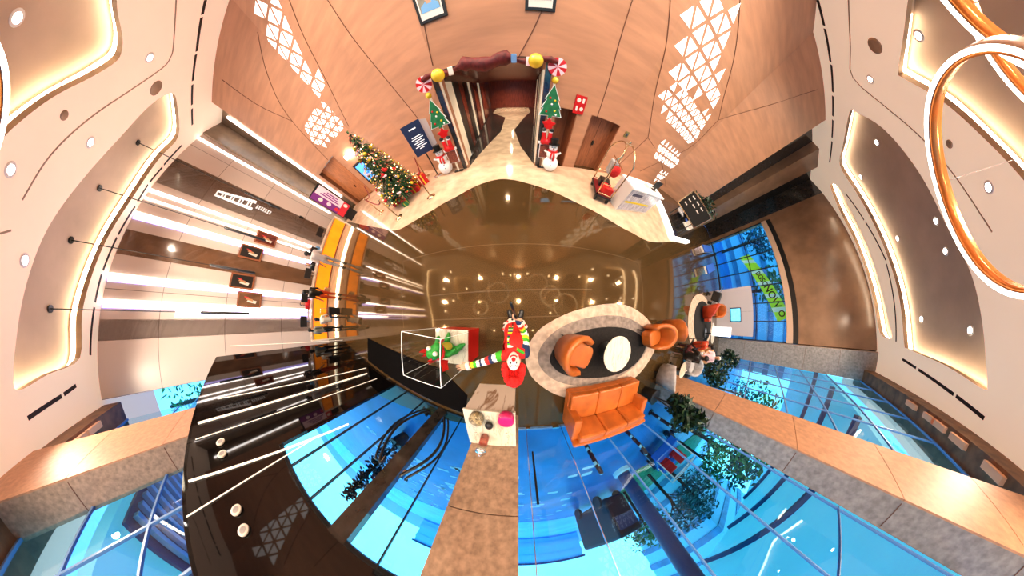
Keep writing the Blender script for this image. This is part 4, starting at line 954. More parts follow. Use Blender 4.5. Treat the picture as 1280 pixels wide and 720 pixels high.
# head turned up to the camera
hc = Vector((-.062, -.33, 1.66)); look = (CLM.inverted() @ CAM - hc).normalized(); hup = Vector((0, -1, 0)); hup = (hup - look * hup.dot(look)).normalized(); hx = hup.cross(look).normalized()
HM = Matrix((hx, hup, look)).transposed().to_4x4(); HM.translation = hc         # local: x to the side, y to the crown, z out of the face
hd = MB()
n, kk = 28, 20; vs = []
for i in range(kk + 1):
    t_ = pi * i / kk
    for j in range(n):
        a_ = 2 * pi * j / n; v = Vector((sin(t_) * cos(a_) * .083, cos(t_) * .118, sin(t_) * sin(a_) * .100))
        if v.y < 0: v.x *= 1 + v.y * 2.0; v.z *= 1 + v.y * .8
        if v.z > 0:
            for ex in (-.034, .034):
                e_ = hypot((v.x - ex) / .022, (v.y - .018) / .016); v.z -= .012 * math.exp(-e_ * e_)
            v.z += .008 * math.exp(-((v.y + .06) / .018) ** 2 - (v.x / .03) ** 2)
        vs.append(v)
hd.add(vs, [(i * n + j, i * n + (j + 1) % n, (i + 1) * n + (j + 1) % n, (i + 1) * n + j) for i in range(kk) for j in range(n)])
def hput(mb, name, mat, smooth=True, par=None): o = mb.build(name, mat, cl_, smooth); o.matrix_local = HM; return o
hput(hd, 'face', M['facew'])
hput(MB().ball((0, -.018, .108), .026), 'nose', M['red'])
for s_ in (-1, 1):
    hput(MB().ball((s_ * .034, .020, .084), .0165, sc=(1.2, .8, .6)), 'eye', M['white']); hput(MB().ball((s_ * .034, .020, .094), .008), 'pupil', M['hair'])
    hput(MB().tube([(s_ * .016, .050, .092), (s_ * .036, .062, .088), (s_ * .056, .050, .074)], [.004, .006, .003], 6), 'eyebrow', M['hair'])
    hput(MB().tube([(s_ * .036, .036, .09), (s_ * .036, .004, .09)], .004, 5), 'eye_paint', M['hair'])
    hput(MB().ball((s_ * .084, 0, .0), .026, sc=(.4, 1, .7)), 'ear', M['skin'])
hput(MB().tube(smooth_line([Vector((-.042, -.048, .080)), Vector((-.022, -.062, .096)), Vector((0, -.066, .100)), Vector((.022, -.062, .096)), Vector((.042, -.048, .080))], 4), .0085, 7), 'mouth', M['red'])
hput(MB().tube(smooth_line([Vector((-.030, -.055, .095)), Vector((0, -.064, .108)), Vector((.030, -.055, .095))], 4), .003, 5), 'lip_line', M['hair'])
wg = MB(); rnd = random.Random(3)
for k in range(210):
    d = Vector((rnd.gauss(0, 1), rnd.gauss(.9, .7), rnd.gauss(-.35, .8))).normalized()
    if d.z > .2 and d.y < .72: continue
    if d.y < -.05: continue
    wg.ball(Vector((d.x * .120, d.y * .235 + .05, d.z * .15 - .02)), rnd.uniform(.034, .054), n=8)
hput(wg, 'curly_wig', M['redwig'])
# hands
def hand(wrist, palmdir, normal, curl, mirror, spread=1., sc=1.):
    w_ = Vector(wrist); f_ = Vector(palmdir).normalized(); nn = Vector(normal); nn = (nn - f_ * nn.dot(f_)).normalized(); sd_ = f_.cross(nn) * mirror
    sg = [(w_ - f_ * .03, w_ + f_ * .02, .026, .027, 0)]
    for k in range(4):
        o_ = (k - 1.5) * .021; kn = w_ + f_ * (.088 - .006 * abs(k - 1.2)) * sc + sd_ * o_ * spread
        sg.append((w_ + f_ * .015 + sd_ * o_ * .6, kn, .018, .0125, 0))
        L = (.082, .092, .086, .066)[k] * sc; dirn = (f_ + sd_ * o_ * 5 * (spread - .7)).normalized(); p_ = kn; ang_ = 0
        for m_ in range(3):
            ang_ += curl[m_]; dd = dirn * cos(ang_) + nn * sin(ang_); e_ = p_ + dd * L * (.45, .31, .24)[m_]; sg.append((p_, e_, .0105 - .0012 * m_, .0095 - .0012 * m_, 0)); p_ = e_
    tb = w_ + f_ * .02 - sd_ * .028; t1 = tb + (f_ * .55 - sd_ * .75 + nn * (.2 + curl[0] * .5)).normalized() * .042; t2 = t1 + (f_ * .8 - sd_ * (.45 - curl[0] * .5) + nn * (.1 + curl[0] * .8)).normalized() * .036
    sg += [(w_ + f_ * .01 - sd_ * .015, tb, .02, .016, 0), (tb, t1, .0145, .012, 0), (t1, t2, .0115, .0085, 0)]
    return sg
fL = (haL - elL).normalized()
blob('left_hand', hand(haL - fL * .03, fL, (-.1, -.1, -1), (.1, .12, .1), 1, 1.25, 1.12), [M['skin']], cl_, .0065, 1)
stick_d = Vector((.012, .055, .62)).normalized(); fR = Vector((-.85, .25, .25))
blob('right_hand', hand(haR + Vector((.03, -.02, -.02)), fR, (0.1, 1, .1), (1.15, 1.0, .7), -1, .85, 1.0), [M['skin']], cl_, .0065, 1)
# long striped scarf, ruffle, coat tails, bow, shoes
scf = MB(); pts = [Vector((-.12, -.22, 1.45)), Vector((-.135, -.115, 1.30)), Vector((-.14, -.02, 1.05)), Vector((-.145, .015, .85))]
pts = smooth_line(pts, 6); nseg = len(pts)
for i in range(nseg - 1):
    a_, b_ = pts[i], pts[i + 1]; h_ = Vector((.042, 0, 0)); th_ = Vector((0, .014, .004))
    scf.add([a_ - h_, a_ + h_, b_ + h_, b_ - h_, a_ - h_ - th_, a_ + h_ - th_, b_ + h_ - th_, b_ - h_ - th_], [(0, 1, 2, 3), (7, 6, 5, 4), (0, 4, 5, 1), (1, 5, 6, 2), (2, 6, 7, 3), (3, 7, 4, 0)], (0, 2, 1, 3, 0, 2, 1, 4, 3, 1)[i % 10])
scf.build('striped_scarf', SL, cl_)
blob('neck_scarf', [((-.14, -.27, 1.50), (-.03, -.225, 1.505), .026, .026, 4), ((-.03, -.225, 1.505), (.07, -.29, 1.50), .026, .022, 2), ((-.14, -.27, 1.50), (-.17, -.37, 1.50), .035, .03, 4)], SL, cl_, .014, 1)
rf_ = MB(); nn = 40; vs = []
for k in range(nn):
    a_ = 2 * pi * k / nn; wv = .014 * sin(k * pi / 2)
    vs += [(-.075 + cos(a_) * (.215), -.125 + sin(a_) * (.185), .80 + wv), (-.075 + cos(a_) * (.275 + wv), -.10 + sin(a_) * (.225 + wv), .62 + wv)]
rf_.add(vs, [(2 * k, 2 * ((k + 1) % nn), 2 * ((k + 1) % nn) + 1, 2 * k + 1) for k in range(nn)]); rf_.build('white_ruffle', M['white'], cl_, True)
dt = MB()
for k in range(14):
    a_ = 2 * pi * k / 14; dt.ball((-.075 + cos(a_) * .252, -.112 + sin(a_) * .212, .71), .024, mi=k % 2, n=8)
dt.build('ruffle_dot', [M['hair'], M['red']], cl_, True); bpy.data.objects['ruffle_dot']['kind'] = 'stuff'
ct_ = MB(); n = 30; vs = []
for k in range(n + 1):
    a_ = R(105) + 2 * pi * k / n * .97
    for (rx, ry, cx_, cy_, z_) in ((.185, .150, -.062, -.27, 1.34), (.182, .165, -.07, -.19, 1.08), (.205, .185, -.075, -.15, .92), (.225, .195, -.075, -.13, .78)): vs.append((cx_ + cos(a_) * rx, cy_ + sin(a_) * ry, z_))
ct_.add(vs, [(k * 4 + j, (k + 1) * 4 + j, (k + 1) * 4 + j + 1, k * 4 + j + 1) for k in range(n) for j in range(3)]); ct_.build('coat', M['redm'], cl_, True)
bt = MB()
for k in range(3): bt.ball((-.035, -.045 - .05 * k + .05, .95 + .12 * k), .014, n=8)
MB().ball((-.03, -.03, 1.0), .013, n=8).ball((.0, -.03, 1.0), .013, n=8).build('button', M['white'], cl_, True)
for s_, x_ in ((-1, -.185), (1, .03)):
    blob('shoe', [((x_, -.10, .05), (x_ + s_ * .03, .10, .05), .06, .066, 0), ((x_ + s_ * .03, .10, .055), (x_ + s_ * .06, .23, .06), .078, .07, 0), ((x_, -.12, .05), (x_, -.10, .10), .05, .06, 0)], [M['black']], cl_, .014, 2)
cf = MB(); cf.lathe([(.066, -.03), (.07, 0), (.066, .03)], n=18); co = cf.build('cuff', M['white'], cl_, True); co.location = haL.lerp(elL, .15); co.rotation_euler = fL.to_track_quat('Z', 'Y').to_euler()
# camera pole: its grip in the hand, the shaft ending just under the lens
pl_ = thing('camera_pole', 'slim black camera pole held up in the right hand', 'selfie stick', tuple(CLM @ haR))
MB().tube([(-.002, -.01, -.09), (.0, .0, .0), (-.012, .03, .16)], [.017, .016, .013], 10).build('grip', M['black'], pl_, True); MB().tube([(-.012, .035, .16), (-.022, .085, .58)], [.012, .009], 8).build('shaft', M['black'], pl_, True)
# ================================================================= ENTRANCE DECORATIONS
def bwall(px, py, off=0.): return wood_on(px, py, off)
def plate(mb, pts2, o, xd, ud, nd, t0, t1, mi=0):
    """flat cut-out: pts2 in the plane (xd, ud) at o, from t0 to t1 along nd"""
    n = len(pts2); o = Vector(o)
    vs = [o + xd * p[0] + ud * p[1] + nd * t for t in (t0, t1) for p in pts2]
    return mb.add(vs, [tuple(range(n - 1, -1, -1)), tuple(range(n, 2 * n))] + [(i, (i + 1) % n, (i + 1) % n + n, i + n) for i in range(n)], mi)
UP = Vector((0, 0, 1))
def facing(p):                                                    # x to the viewer's right, normal towards the middle of the lobby
    n = Vector((-p.x, -p.y, 0)).normalized(); return Vector((-n.y, n.x, 0)), n
def lookn(nvec): n = Vector(nvec).normalized(); return Vector((-n.y, n.x, 0)), n
NR = Vector((0.04, -1, 0))
XR, NR = lookn(NR)
def col_items(side, X0):
    sd_ = 'left' if side < 0 else 'right'
    y = (5.95 if side < 0 else 5.75) - .16
    B = Vector((X0, y, 0))
    # candy disc
    th = thing('candy_disc', 'pink and red swirl candy disc topping the %s decoration post' % sd_, 'decoration', B + UP * 2.93, 0, 'candy discs on the decoration posts')
    mb = MB(); n = 24
    mb.add([(0, -.05, 0)] + [(.21 * cos(2 * pi * k / n), -.03, .21 * sin(2 * pi * k / n)) for k in range(n)], [(0, 1 + k, 1 + (k + 1) % n) for k in range(n)])
    mb.add([(.21 * cos(2 * pi * k / n), yy, .21 * sin(2 * pi * k / n)) for yy in (-.03, .03) for k in range(n)], [(k, (k + 1) % n, (k + 1) % n + n, k + n) for k in range(n)] + [tuple(range(n, 2 * n))])
    for i in range(len(mb.f)): mb.m[i] = 1 if (i % n) // 2 % 2 else 0
    mb.build('disc', [M['posterp'], M['red']], th)
    tag(MB().ball((0, 0, 0), .16, n=18).build('gold_bauble', M['goldp'], smooth=True, loc=B + Vector((-side * .50, -.26, 2.98))), 'large golden ball over the %s end of the corridor mouth' % sd_, 'bauble', 'golden balls over the corridor')
    tag(MB().ball((0, 0, 0), .085, n=14).build('gold_bauble', M['goldp'], smooth=True, loc=B + UP * 2.62), 'small golden ball under the %s candy disc' % sd_, 'bauble', 'golden balls over the corridor')
    th = thing('tree_cutout', 'flat green christmas tree cutout with baubles on the %s post' % sd_, 'decoration', B + UP * 1.72, 0, 'tree cutouts on the decoration posts')
    o2 = [(-.29, 0), (-.2, .2), (-.24, .2), (-.13, .42), (-.17, .42), (0, .78), (.17, .42), (.13, .42), (.24, .2), (.2, .2), (.29, 0), (.05, 0), (.05, -.08), (-.05, -.08), (-.05, 0)]
    mb = MB(); plate(mb, [(x * 1.13, z * 1.06 - .02) for x, z in o2], (0, 0, 0), Vector((1, 0, 0)), UP, Vector((0, -1, 0)), 0, .02); mb.build('white_outline', M['whitew'], th)
    mb = MB(); plate(mb, o2, (0, 0, 0), Vector((1, 0, 0)), UP, Vector((0, -1, 0)), .02, .04); mb.build('green_tree', M['greenc'], th)
    for k, (dx, dz) in enumerate(((-.12, .1), (.1, .14), (0, .3), (-.06, .46), (.07, .4), (.15, .04))): MB().ball((dx, -.045, dz), .03, n=8).build('bauble', [M['red'], M['goldp'], M['whitew']][k % 3], th)
    th = thing('red_star', 'puffy red star under the tree cutout on the %s post' % sd_, 'decoration', B + UP * 1.46, 0, 'red stars on the decoration posts')
    mb = MB(); s5 = [((.22 if k % 2 == 0 else .12) * sin(pi * k / 5), (.22 if k % 2 == 0 else .12) * cos(pi * k / 5)) for k in range(10)]
    plate(mb, s5, (0, 0, 0), Vector((1, 0, 0)), UP, Vector((0, -1, 0)), 0, .06); mb.build('star', M['red'], th, bevel=.02)
    th = thing('santa_chimney', 'santa legs stuck in a white edged brick chimney on the %s post' % sd_, 'decoration', B + UP * .42, 0, 'chimney cutouts on the decoration posts')
    mb = MB(); plate(mb, [(-.19, -.02), (.19, -.02), (.19, .44), (.24, .44), (.24, .52), (-.24, .52), (-.24, .44), (-.19, .44)], (0, 0, 0), Vector((1, 0, 0)), UP, Vector((0, -1, 0)), 0, .03); mb.build('white_outline', M['whitew'], th)
    mb = MB(); mb.box((0, -.045, .21), (.33, .03, .42)); mb.build('bricks', pm('brick_brown', (.26, .07, .04), .7, noise=.6, nscale=24) if 'brick_brown' not in MATS else MATS['brick_brown'], th)
    blob('red_trousers', [((-.08, -.05, .52), (-.10, -.05, .80), .085, .06, 0), ((.08, -.05, .52), (.10, -.05, .80), .085, .06, 0), ((-.1, -.05, .52), (.1, -.05, .52), .09, .09, 0)], [M['red']], th, .02, 1)
    for s_ in (-1, 1):
        MB().ball((s_ * .10, -.06, .83), .06, sc=(1, .8, .5)).build('fur_cuff', M['whitew'], th, True); MB().ball((s_ * .12, -.08, .90), .06, sc=(1.2, 1, .9)).build('boot', M['black'], th, True)
    th = thing('decoration_post', 'tall slim pale post carrying the christmas cutouts at the %s of the corridor mouth' % sd_, 'post', B + Vector((0, .05, 0)), 0, 'decoration posts')
    MB().box((0, 0, 1.5), (.06, .05, 3.0)).build('upright', M['cream'], th); MB().box((0, 0, .02), (.35, .12, .04)).build('foot', M['black'], th)
col_items(-1, -2.32); col_items(1, .86)
bn_ = MB()
pts = [Vector((-2.3 + 3.15 * k / 20, 5.72 - .01 * k, 3.02 + .05 * sin(k * 1.1))) for k in range(21)]
gl = thing('garland', 'dark red ribbon garland with small ornaments along the top of the corridor mouth', 'garland', (0, 0, 0))
bn_.tube(pts, [(.16 if 7 <= k <= 13 else .06) + .025 * sin(k * 2.1) for k in range(21)], 8).build('ribbon', pm('ribbon_red', (.14, .012, .012), .6, noise=.5, nscale=12), gl, True)
for k in (5, 14, 16): MB().box(pts[k] + Vector((0, -.12, 0)), (.12, .05, .2)).build('ornament', [M['posterp'], M['red'], M['white'], M['bluest']][(k // 2) % 4], gl, bevel=.02)
def snowman(label, x, y, h, rz):
    s_ = h / 1.12; th = thing('snowman', label, 'snowman', (x, y, .004), rz, 'inflatable snowmen beside the corridor')
    th.scale = (s_, s_, s_)
    MB().ball((0, 0, .27), .27, n=24).build('lower_body', M['whitew'], th, True); MB().ball((0, 0, .60), .19, n=24).build('upper_body', M['whitew'], th, True)
    hd_ = MB().ball((0, 0, .84), .14, n=22).build('head', M['whitew'], th, True)
    for dx in (-.05, .05): MB().ball((dx, -.125, .88), .016, n=8).build('eye', M['black'], hd_, True)
    n_ = MB(); n_.lathe([(.025, 0), (.001, .11)], n=10); n_.v = [(x_, -.13 - z, .84 + y_) for x_, y_, z in n_.v]; n_.build('carrot_nose', M['leather'], hd_, True)
    MB().lathe([(.001, 0), (.19, 0), (.19, .02), (.12, .025), (.125, .2), (.001, .205)], (0, 0, .945), 22).build('top_hat', M['black'], th)
    sc = MB(); sc.tube([(.14 * cos(a_), .14 * sin(a_), .73) for a_ in [2 * pi * k / 18 for k in range(18)]], .035, 8, closed=True); sc.tube([(.04, -.15, .72), (.06, -.21, .60), (.05, -.20, .46)], .035, 8); sc.tube([(-.02, -.15, .72), (-.05, -.21, .62), (-.05, -.2, .5)], .03, 8); sc.build('red_scarf', M['red'], th, True)
    for z in (.42, .30): MB().ball((0, -.26 if z < .4 else -.235, z), .02, n=8).build('button', M['black'], th, True)
    for s2 in (-1, 1): MB().tube([(s2 * .17, 0, .64), (s2 * .27, -.04, .72)], .035, 8).build('arm', M['whitew'], th, True)
    return th
p = F(560.5, 216); snowman('inflatable snowman with black hat left of the corridor mouth', p[0], p[1], 1.12, R(18))
p = F(686, 213); snowman('inflatable snowman with black hat right of the corridor mouth', p[0], p[1], 1.08, R(-8))
# ---- fire sign, exit plate, portraits
def flat_sign(name, label, cat, c, w_, h_, xd, nd, parts, depth=.03, frame=None):
    th = thing(name, label, cat, c); mb = MB()
    plate(mb, [(-w_ / 2, -h_ / 2), (w_ / 2, -h_ / 2), (w_ / 2, h_ / 2), (-w_ / 2, h_ / 2)], (0, 0, 0), xd, UP, nd, 0, depth); mb.build('frame' if frame else 'plate', frame or parts[0][1], th)
    for nm, mat, poly, t_ in (parts if frame else parts[1:]):
        mb = MB(); plate(mb, poly, (0, 0, 0), xd, UP, nd, depth - .001, depth + t_); mb.build(nm, mat, th)
    return th
def wallframe(px, py):
    p = wood_on(px, py); az = math.degrees(atan2(p.y, p.x))
    for i in range(len(WOOD) - 1):
        if math.degrees(atan2(WOOD[i + 1][1], WOOD[i + 1][0])) <= az <= math.degrees(atan2(WOOD[i][1], WOOD[i][0])): break
    d = (Vector(WOOD[i + 1]) - Vector(WOOD[i])).normalized(); return p, Vector((d.x, d.y, 0)), Vector((d.y, -d.x, 0))
def rect(x0, y0, x1, y1): return [(x0, y0), (x1, y0), (x1, y1), (x0, y1)]
def disc(cx, cy, r_, n=14, sy=1): return [(cx + r_ * cos(2 * pi * k / n), cy + r_ * sy * sin(2 * pi * k / n)) for k in range(n)]
p, xd, nd = wallframe(724.5, 131)
flat_sign('fire_sign', 'red fire equipment sign with white pictograms between the two right doorways', 'sign', p, .34, .52, xd, nd, [('plate', M['red'], None, 0), ('pictogram', M['white'], disc(-.07, .12, .06), .004), ('pictogram', M['white'], rect(.04, .06, .11, .19), .004), ('pictogram', M['white'], rect(-.11, -.18, -.05, -.04), .004), ('pictogram', M['white'], disc(.07, -.11, .06), .004)])
p, xd, nd = wallframe(783, 168)
flat_sign('brass_plate', 'small square brass coloured plate right of the double door', 'sign', p, .22, .22, xd, nd, [('plate', M['olive'], None, 0), ('inset', M['brass'], rect(-.06, -.06, .06, .06), .003)], .02)
for (a_, b_, lb, k) in (((536, 0), 30, 'black framed portrait of a man in a light blue shirt high on the wood wall', 0), ((676.5, -6), 29, 'black framed portrait in grey tones high on the wood wall right of centre', 1)):
    p, xd, nd = wallframe(*a_); w_, h_ = (.60, .86) if k == 0 else (.56, .62)
    flat_sign('framed_portrait', lb, 'picture', p, w_, h_, xd, nd, [('mount', M['white'], rect(-w_ / 2 + .06, -h_ / 2 + .06, w_ / 2 - .06, h_ / 2 - .06), .002), ('picture_ground', M['photo_bg'] if k == 0 else M['grey'], rect(-w_ / 2 + .09, -h_ / 2 + .20, w_ / 2 - .09, h_ / 2 - .08), .004),
        ('shirt', M['bluel'] if k == 0 else M['greyl'], [(-.2, -h_ / 2 + .20), (.2, -h_ / 2 + .20), (.18, -.10), (.08, -.03), (-.08, -.03), (-.18, -.10)], .006), ('neck', M['skin'], rect(-.05, -.07, .05, .02), .008), ('head', M['skin'], disc(0, .10, .10, 18, 1.3), .009), ('hair', M['hair'] if k else M['grey'], [(-.10, .14), (.10, .14), (.09, .22), (.04, .26), (-.04, .26), (-.09, .22)], .011)], .04, M['black'])
# ================================================================= LEFT BACK CORNER
ct0 = F(509, 247); tx = thing('christmas_tree', 'tall lit christmas tree with gold and silver ornaments in the left corner', 'christmas tree', (ct0[0], ct0[1], .004))
MB().tube([(0, 0, 0), (0, 0, 2.9)], [.07, .015], 8).build('trunk', M['trunk'], tx)
f_ = MB(); rnd = random.Random(5)
for k in range(2600):
    u = rnd.random(); z = .30 + 2.7 * (1 - (1 - u) ** .5) ; rr_ = .80 * (1 - (z - .30) / 2.75) ** .9 * (rnd.random() ** .35) + .02
    a_ = rnd.random() * 2 * pi; p = Vector((cos(a_) * rr_, sin(a_) * rr_, z)); d = Vector((cos(a_), sin(a_), -.25 + rnd.gauss(0, .3))).normalized(); s_ = d.cross(UP).normalized() * .035
    f_.quad([p - s_ - d * .07, p - s_ * .2 + d * .09, p + s_ * .2 + d * .09, p + s_ - d * .07])
f_.build('needles', M['greend'], tx)
orn = MB(); 
for k in range(420):
    z = .35 + 2.6 * (1 - (1 - rnd.random()) ** .5); rr_ = .82 * (1 - (z - .30) / 2.75) ** .9 + .02; a_ = rnd.random() * 2 * pi
    orn.ball((cos(a_) * rr_, sin(a_) * rr_, z), rnd.choice((.014, .018, .026)), mi=rnd.choice((0, 0, 0, 0, 1, 2, 2, 3, 3)), n=8)
o = orn.build('small_ornament', [M['goldp'], M['lattice'], M['fairy'], M['red']], tx, True); o['kind'] = 'stuff'
for k in range(26):
    z = .45 + 2.2 * rnd.random(); rr_ = .84 * (1 - (z - .30) / 2.75) ** .9; a_ = -pi / 2 + rnd.uniform(-1.5, 1.9)
    MB().ball((cos(a_) * rr_, sin(a_) * rr_, z), .06, n=12).build('bauble', [M['goldp'], M['chrome'], M['red']][k % 3], tx, True)
def bow(mb, c, s_):
    for sgn in (-1, 1): mb.ball((c[0] + sgn * s_ * .6, c[1], c[2]), s_ * .6, sc=(1, .5, .7), n=10)
    mb.ball(c, s_ * .3, n=8)
for k in range(6):
    mb = MB(); z = .6 + .35 * k; rr_ = .86 * (1 - (z - .30) / 2.75) ** .9; a_ = -pi / 2 + (-1) ** k * .6; bow(mb, (cos(a_) * rr_, sin(a_) * rr_, z), .09); mb.build('ribbon_bow', M['posterp'], tx, True)
def gift(label, px, py, w_, h_, mat, rz):
    p = F(px, py); th = thing('gift_box', label, 'gift', (p[0], p[1], .004), rz, 'wrapped gifts round the christmas tree')
    MB().box((0, 0, h_ / 2), (w_, w_, h_)).build('box', mat, th, bevel=.01)
    MB().box((0, 0, h_ / 2), (w_ * 1.01, w_ * .14, h_ * 1.01)).build('ribbon_band', M['goldp'], th); MB().box((0, 0, h_ / 2), (w_ * .14, w_ * 1.01, h_ * 1.01)).build('ribbon_band', M['goldp'], th)
    mb = MB(); bow(mb, (0, 0, h_ + .05), .10); mb.build('bow', M['red'], th, True)
gift('red gift with big red bow in front of the tree, nearest the lobby floor', 498, 254, .34, .26, M['red'], .3)
gift('tall red gift right of the christmas tree', 521, 238, .40, .55, M['red'], .2)
gift('second red gift right of the christmas tree, towards the sign', 531, 229, .36, .42, M['red'], .7)
gift('small green gift between the red gifts in front of the tree', 509, 256, .22, .18, M['greenc'], .1)
# blue notice board on its stand
p = F(548, 219.5); sb_ = thing('notice_stand', 'dark blue notice board with white lettering on a post left of the snowman', 'sign', (p[0], p[1], .004))
xs, ns = facing(Vector((p[0], p[1], 0)))
MB().lathe([(.17, 0), (.17, .02), (.03, .05)], n=22).build('base', M['chrome'], sb_, True); MB().tube([(0, 0, .04), (0, 0, 1.1)], .025, 10).build('pole', M['black'], sb_)
mb = MB(); ob = Vector((0, 0, 1.02)); plate(mb, rect(-.34, 0, .30, 1.12), ob, xs, UP, ns, 0, .03); mb.build('board', M['navy'], sb_)
mb = MB(); plate(mb, [(.30, .02), (.52, .12), (.52, 1.02), (.30, 1.10)], ob, xs, UP, ns, -.12, -.06); mb.build('side_panel', M['greyl'], sb_)
tl = MB()
plate(tl, rect(-.14, .90, .10, .94), ob, xs, UP, ns, .03, .033)
for k in range(7): w_ = (.20, .24, .16, .22, .18, .24, .12)[k]; plate(tl, rect(-w_ + .02, .64 - .07 * k, w_ - .04, .667 - .07 * k), ob, xs, UP, ns, .03, .033)
o = tl.build('lettering', M['text'], sb_); o['kind'] = 'stuff'
# stanchions and ropes
stp = [(477, 266), (499, 272), (539, 246), (533, 221)]
sth = None; spos = []
for i, (px, py) in enumerate(stp):
    q = F(px, py); spos.append(Vector((q[0], q[1], 0)))
    lb = ['brass stanchion post left of the pair in front of the tree', 'brass stanchion post right of the pair in front of the tree', 'brass stanchion post on the marble edge below the blue notice board', 'brass stanchion post against the wall behind the blue notice board'][i]
    if sth is None:
        sth = thing('stanchion', lb, 'stanchion', (q[0], q[1], .004), 0, 'stanchions round the christmas tree')
        MB().lathe([(.17, 0), (.17, .015), (.06, .05), (.025, .07)], n=24).build('base', M['brass'], sth, True); MB().lathe([(.022, .06), (.022, .93), (.034, .94), (.034, .98), (.02, 1.0), (.001, 1.03)], n=14).build('post', M['brass'], sth, True)
    else: dup(sth, (q[0], q[1], .004), 0, lb)
for i, (a_, b_, sag) in enumerate(((0, None, .28), (1, 0, .25), (2, 3, .3), (1, 2, .4))):
    A = spos[a_] + UP * .92; Bq = (spos[b_] + UP * .92) if b_ is not None else (Vector((*wall_az(139, WOOD[0], WOOD[1]), .92)) * .86 + Vector((0, 0, .13)))
    if i == 3: continue
    pts = [A.lerp(Bq, k / 12) - UP * sag * sin(pi * k / 12) for k in range(13)]
    tag(MB().tube(pts, .022, 7).build('barrier_rope', M['redrope'], smooth=True), ['dark red barrier rope running back to the left door', 'dark red barrier rope between the two stanchions of the pair', 'dark red barrier rope beside the blue notice board'][i], 'rope', 'barrier ropes round the tree')
# wall screen and lamp
c4_ = [onwall(px, py, WOOD[0], WOOD[1], .06) for px, py in ((449, 205), (468, 220), (478, 240), (457, 228))]
p, xd, nd = wallframe(459, 214)
flat_sign('wall_screen', 'black wall screen with a blue picture behind the christmas tree', 'screen', p + nd * .02, .95, 1.5, xd, nd, [('picture', M['screen'], rect(-.36, -.45, .36, .62), .004), ('bright_band', M['white'], [(-.3, -.1), (.3, .12), (.3, .25), (-.3, .05)], .006)], .08, M['black'])
p, xd, nd = wallframe(437, 193)
lp_ = thing('wall_lamp', 'very bright wall lamp above the left door', 'wall light', p); mb = MB(); plate(mb, rect(-.28, -.12, .28, .12), (0, 0, 0), xd, UP, nd, .06, .16); mb.build('lamp_shade', pm('lamp_white', (1, 1, 1), .5, emit=(1, .95, .85), es=30), lp_)
mb = MB(); plate(mb, rect(-.08, -.08, .08, .08), (0, 0, 0), xd, UP, nd, 0, .06); mb.build('bracket', M['brass'], lp_)
# lit advertising poster
pc = azdir(147.7) * 13.0; p0 = Vector((pc.x, pc.y, 0)); xs, ns = facing(p0)
ps_ = thing('light_poster', 'purple and pink illuminated advertising poster beside the left door', 'poster', p0)
def pp(nm, mat, poly, t0, t1):
    mb = MB(); plate(mb, poly, (0, 0, 0), xs, UP, ns, t0, t1); return mb.build(nm, mat, ps_)
pp('frame', M['black'], rect(-.47, .55, .47, 2.92), 0, .08); pp('upper_print', M['posterp'], rect(-.05, .60, .43, 2.80), .08, .083); pp('lower_print', M['purple'], rect(-.43, .60, -.05, 2.86), .08, .083); pp('corner_print', M['posterr'], rect(-.43, .60, .43, 1.05), .083, .085)
for k, (x_, z_) in enumerate(((-.22, 2.3), (-.2, 1.75), (-.24, 1.2), (.25, .85))): pp('food_picture', [M['white'], M['posterp'], M['posterr'], M['white']][k], disc(x_, z_, .11, 12, 1.3), .085, .088)
for k in range(3): pp('headline', M['purple'], rect(.05 + .11 * k, 1.25 + .1 * k, .11 + .11 * k, 2.5 - .15 * k), .083, .086)
MB().box((0, 0, .28), (.7, .3, .55), atan2(xs.y, xs.x)).build('stand', M['black'], ps_)
# ================================================================= LUGGAGE CART, BELL DESK
bc = thing('luggage_cart', 'brass birdcage luggage cart loaded with red bags beside the bell desk', 'luggage cart', (2.82, 4.48, .004), R(80))
MB().box((0, 0, .20), (1.15, .58, .06)).build('platform', M['black'], bc, bevel=.015); MB().box((0, 0, .237), (1.08, .52, .012)).build('carpet', M['redrope'], bc)
for sx_ in (-.48, .48):
    for sy in (-.22, .22):
        w_ = MB(); w_.lathe([(.001, -.025), (.085, -.025), (.085, .025), (.001, .025)], n=16); w_.v = [(x_ + sx_, z + sy, y_ + .085) for x_, y_, z in w_.v]; w_.build('wheel', M['black'], bc)
for sy in (-.25, .25):
    pts = [Vector((-.53, sy, .22)), Vector((-.53, sy, .9)), Vector((-.52, sy, 1.35))] + [Vector((-.52 * cos(pi * k / 10), sy * (1 - .55 * sin(pi * k / 10)), 1.35 + .42 * sin(pi * k / 10))) for k in range(1, 10)] + [Vector((.52, sy, 1.35)), Vector((.53, sy, .9)), Vector((.53, sy, .22))]
    MB().tube(smooth_line(pts, 2), .022, 8).build('hoop', M['brass'], bc, True)
MB().tube([(-.53, 0, 1.22), (.53, 0, 1.22)], .016, 8).build('hanging_rail', M['brass'], bc); MB().tube([(0, -.13, 1.77), (0, .13, 1.77)], .018, 8).build('top_bar', M['brass'], bc); MB().ball((0, 0, 1.82), .045).build('finial', M['brass'], bc, True)
for z in (.30, .62):
    for sx_ in (-.53, .53): MB().tube([(sx_, -.25, z), (sx_, .25, z)], .013, 6).build('end_rail', M['brass'], bc)
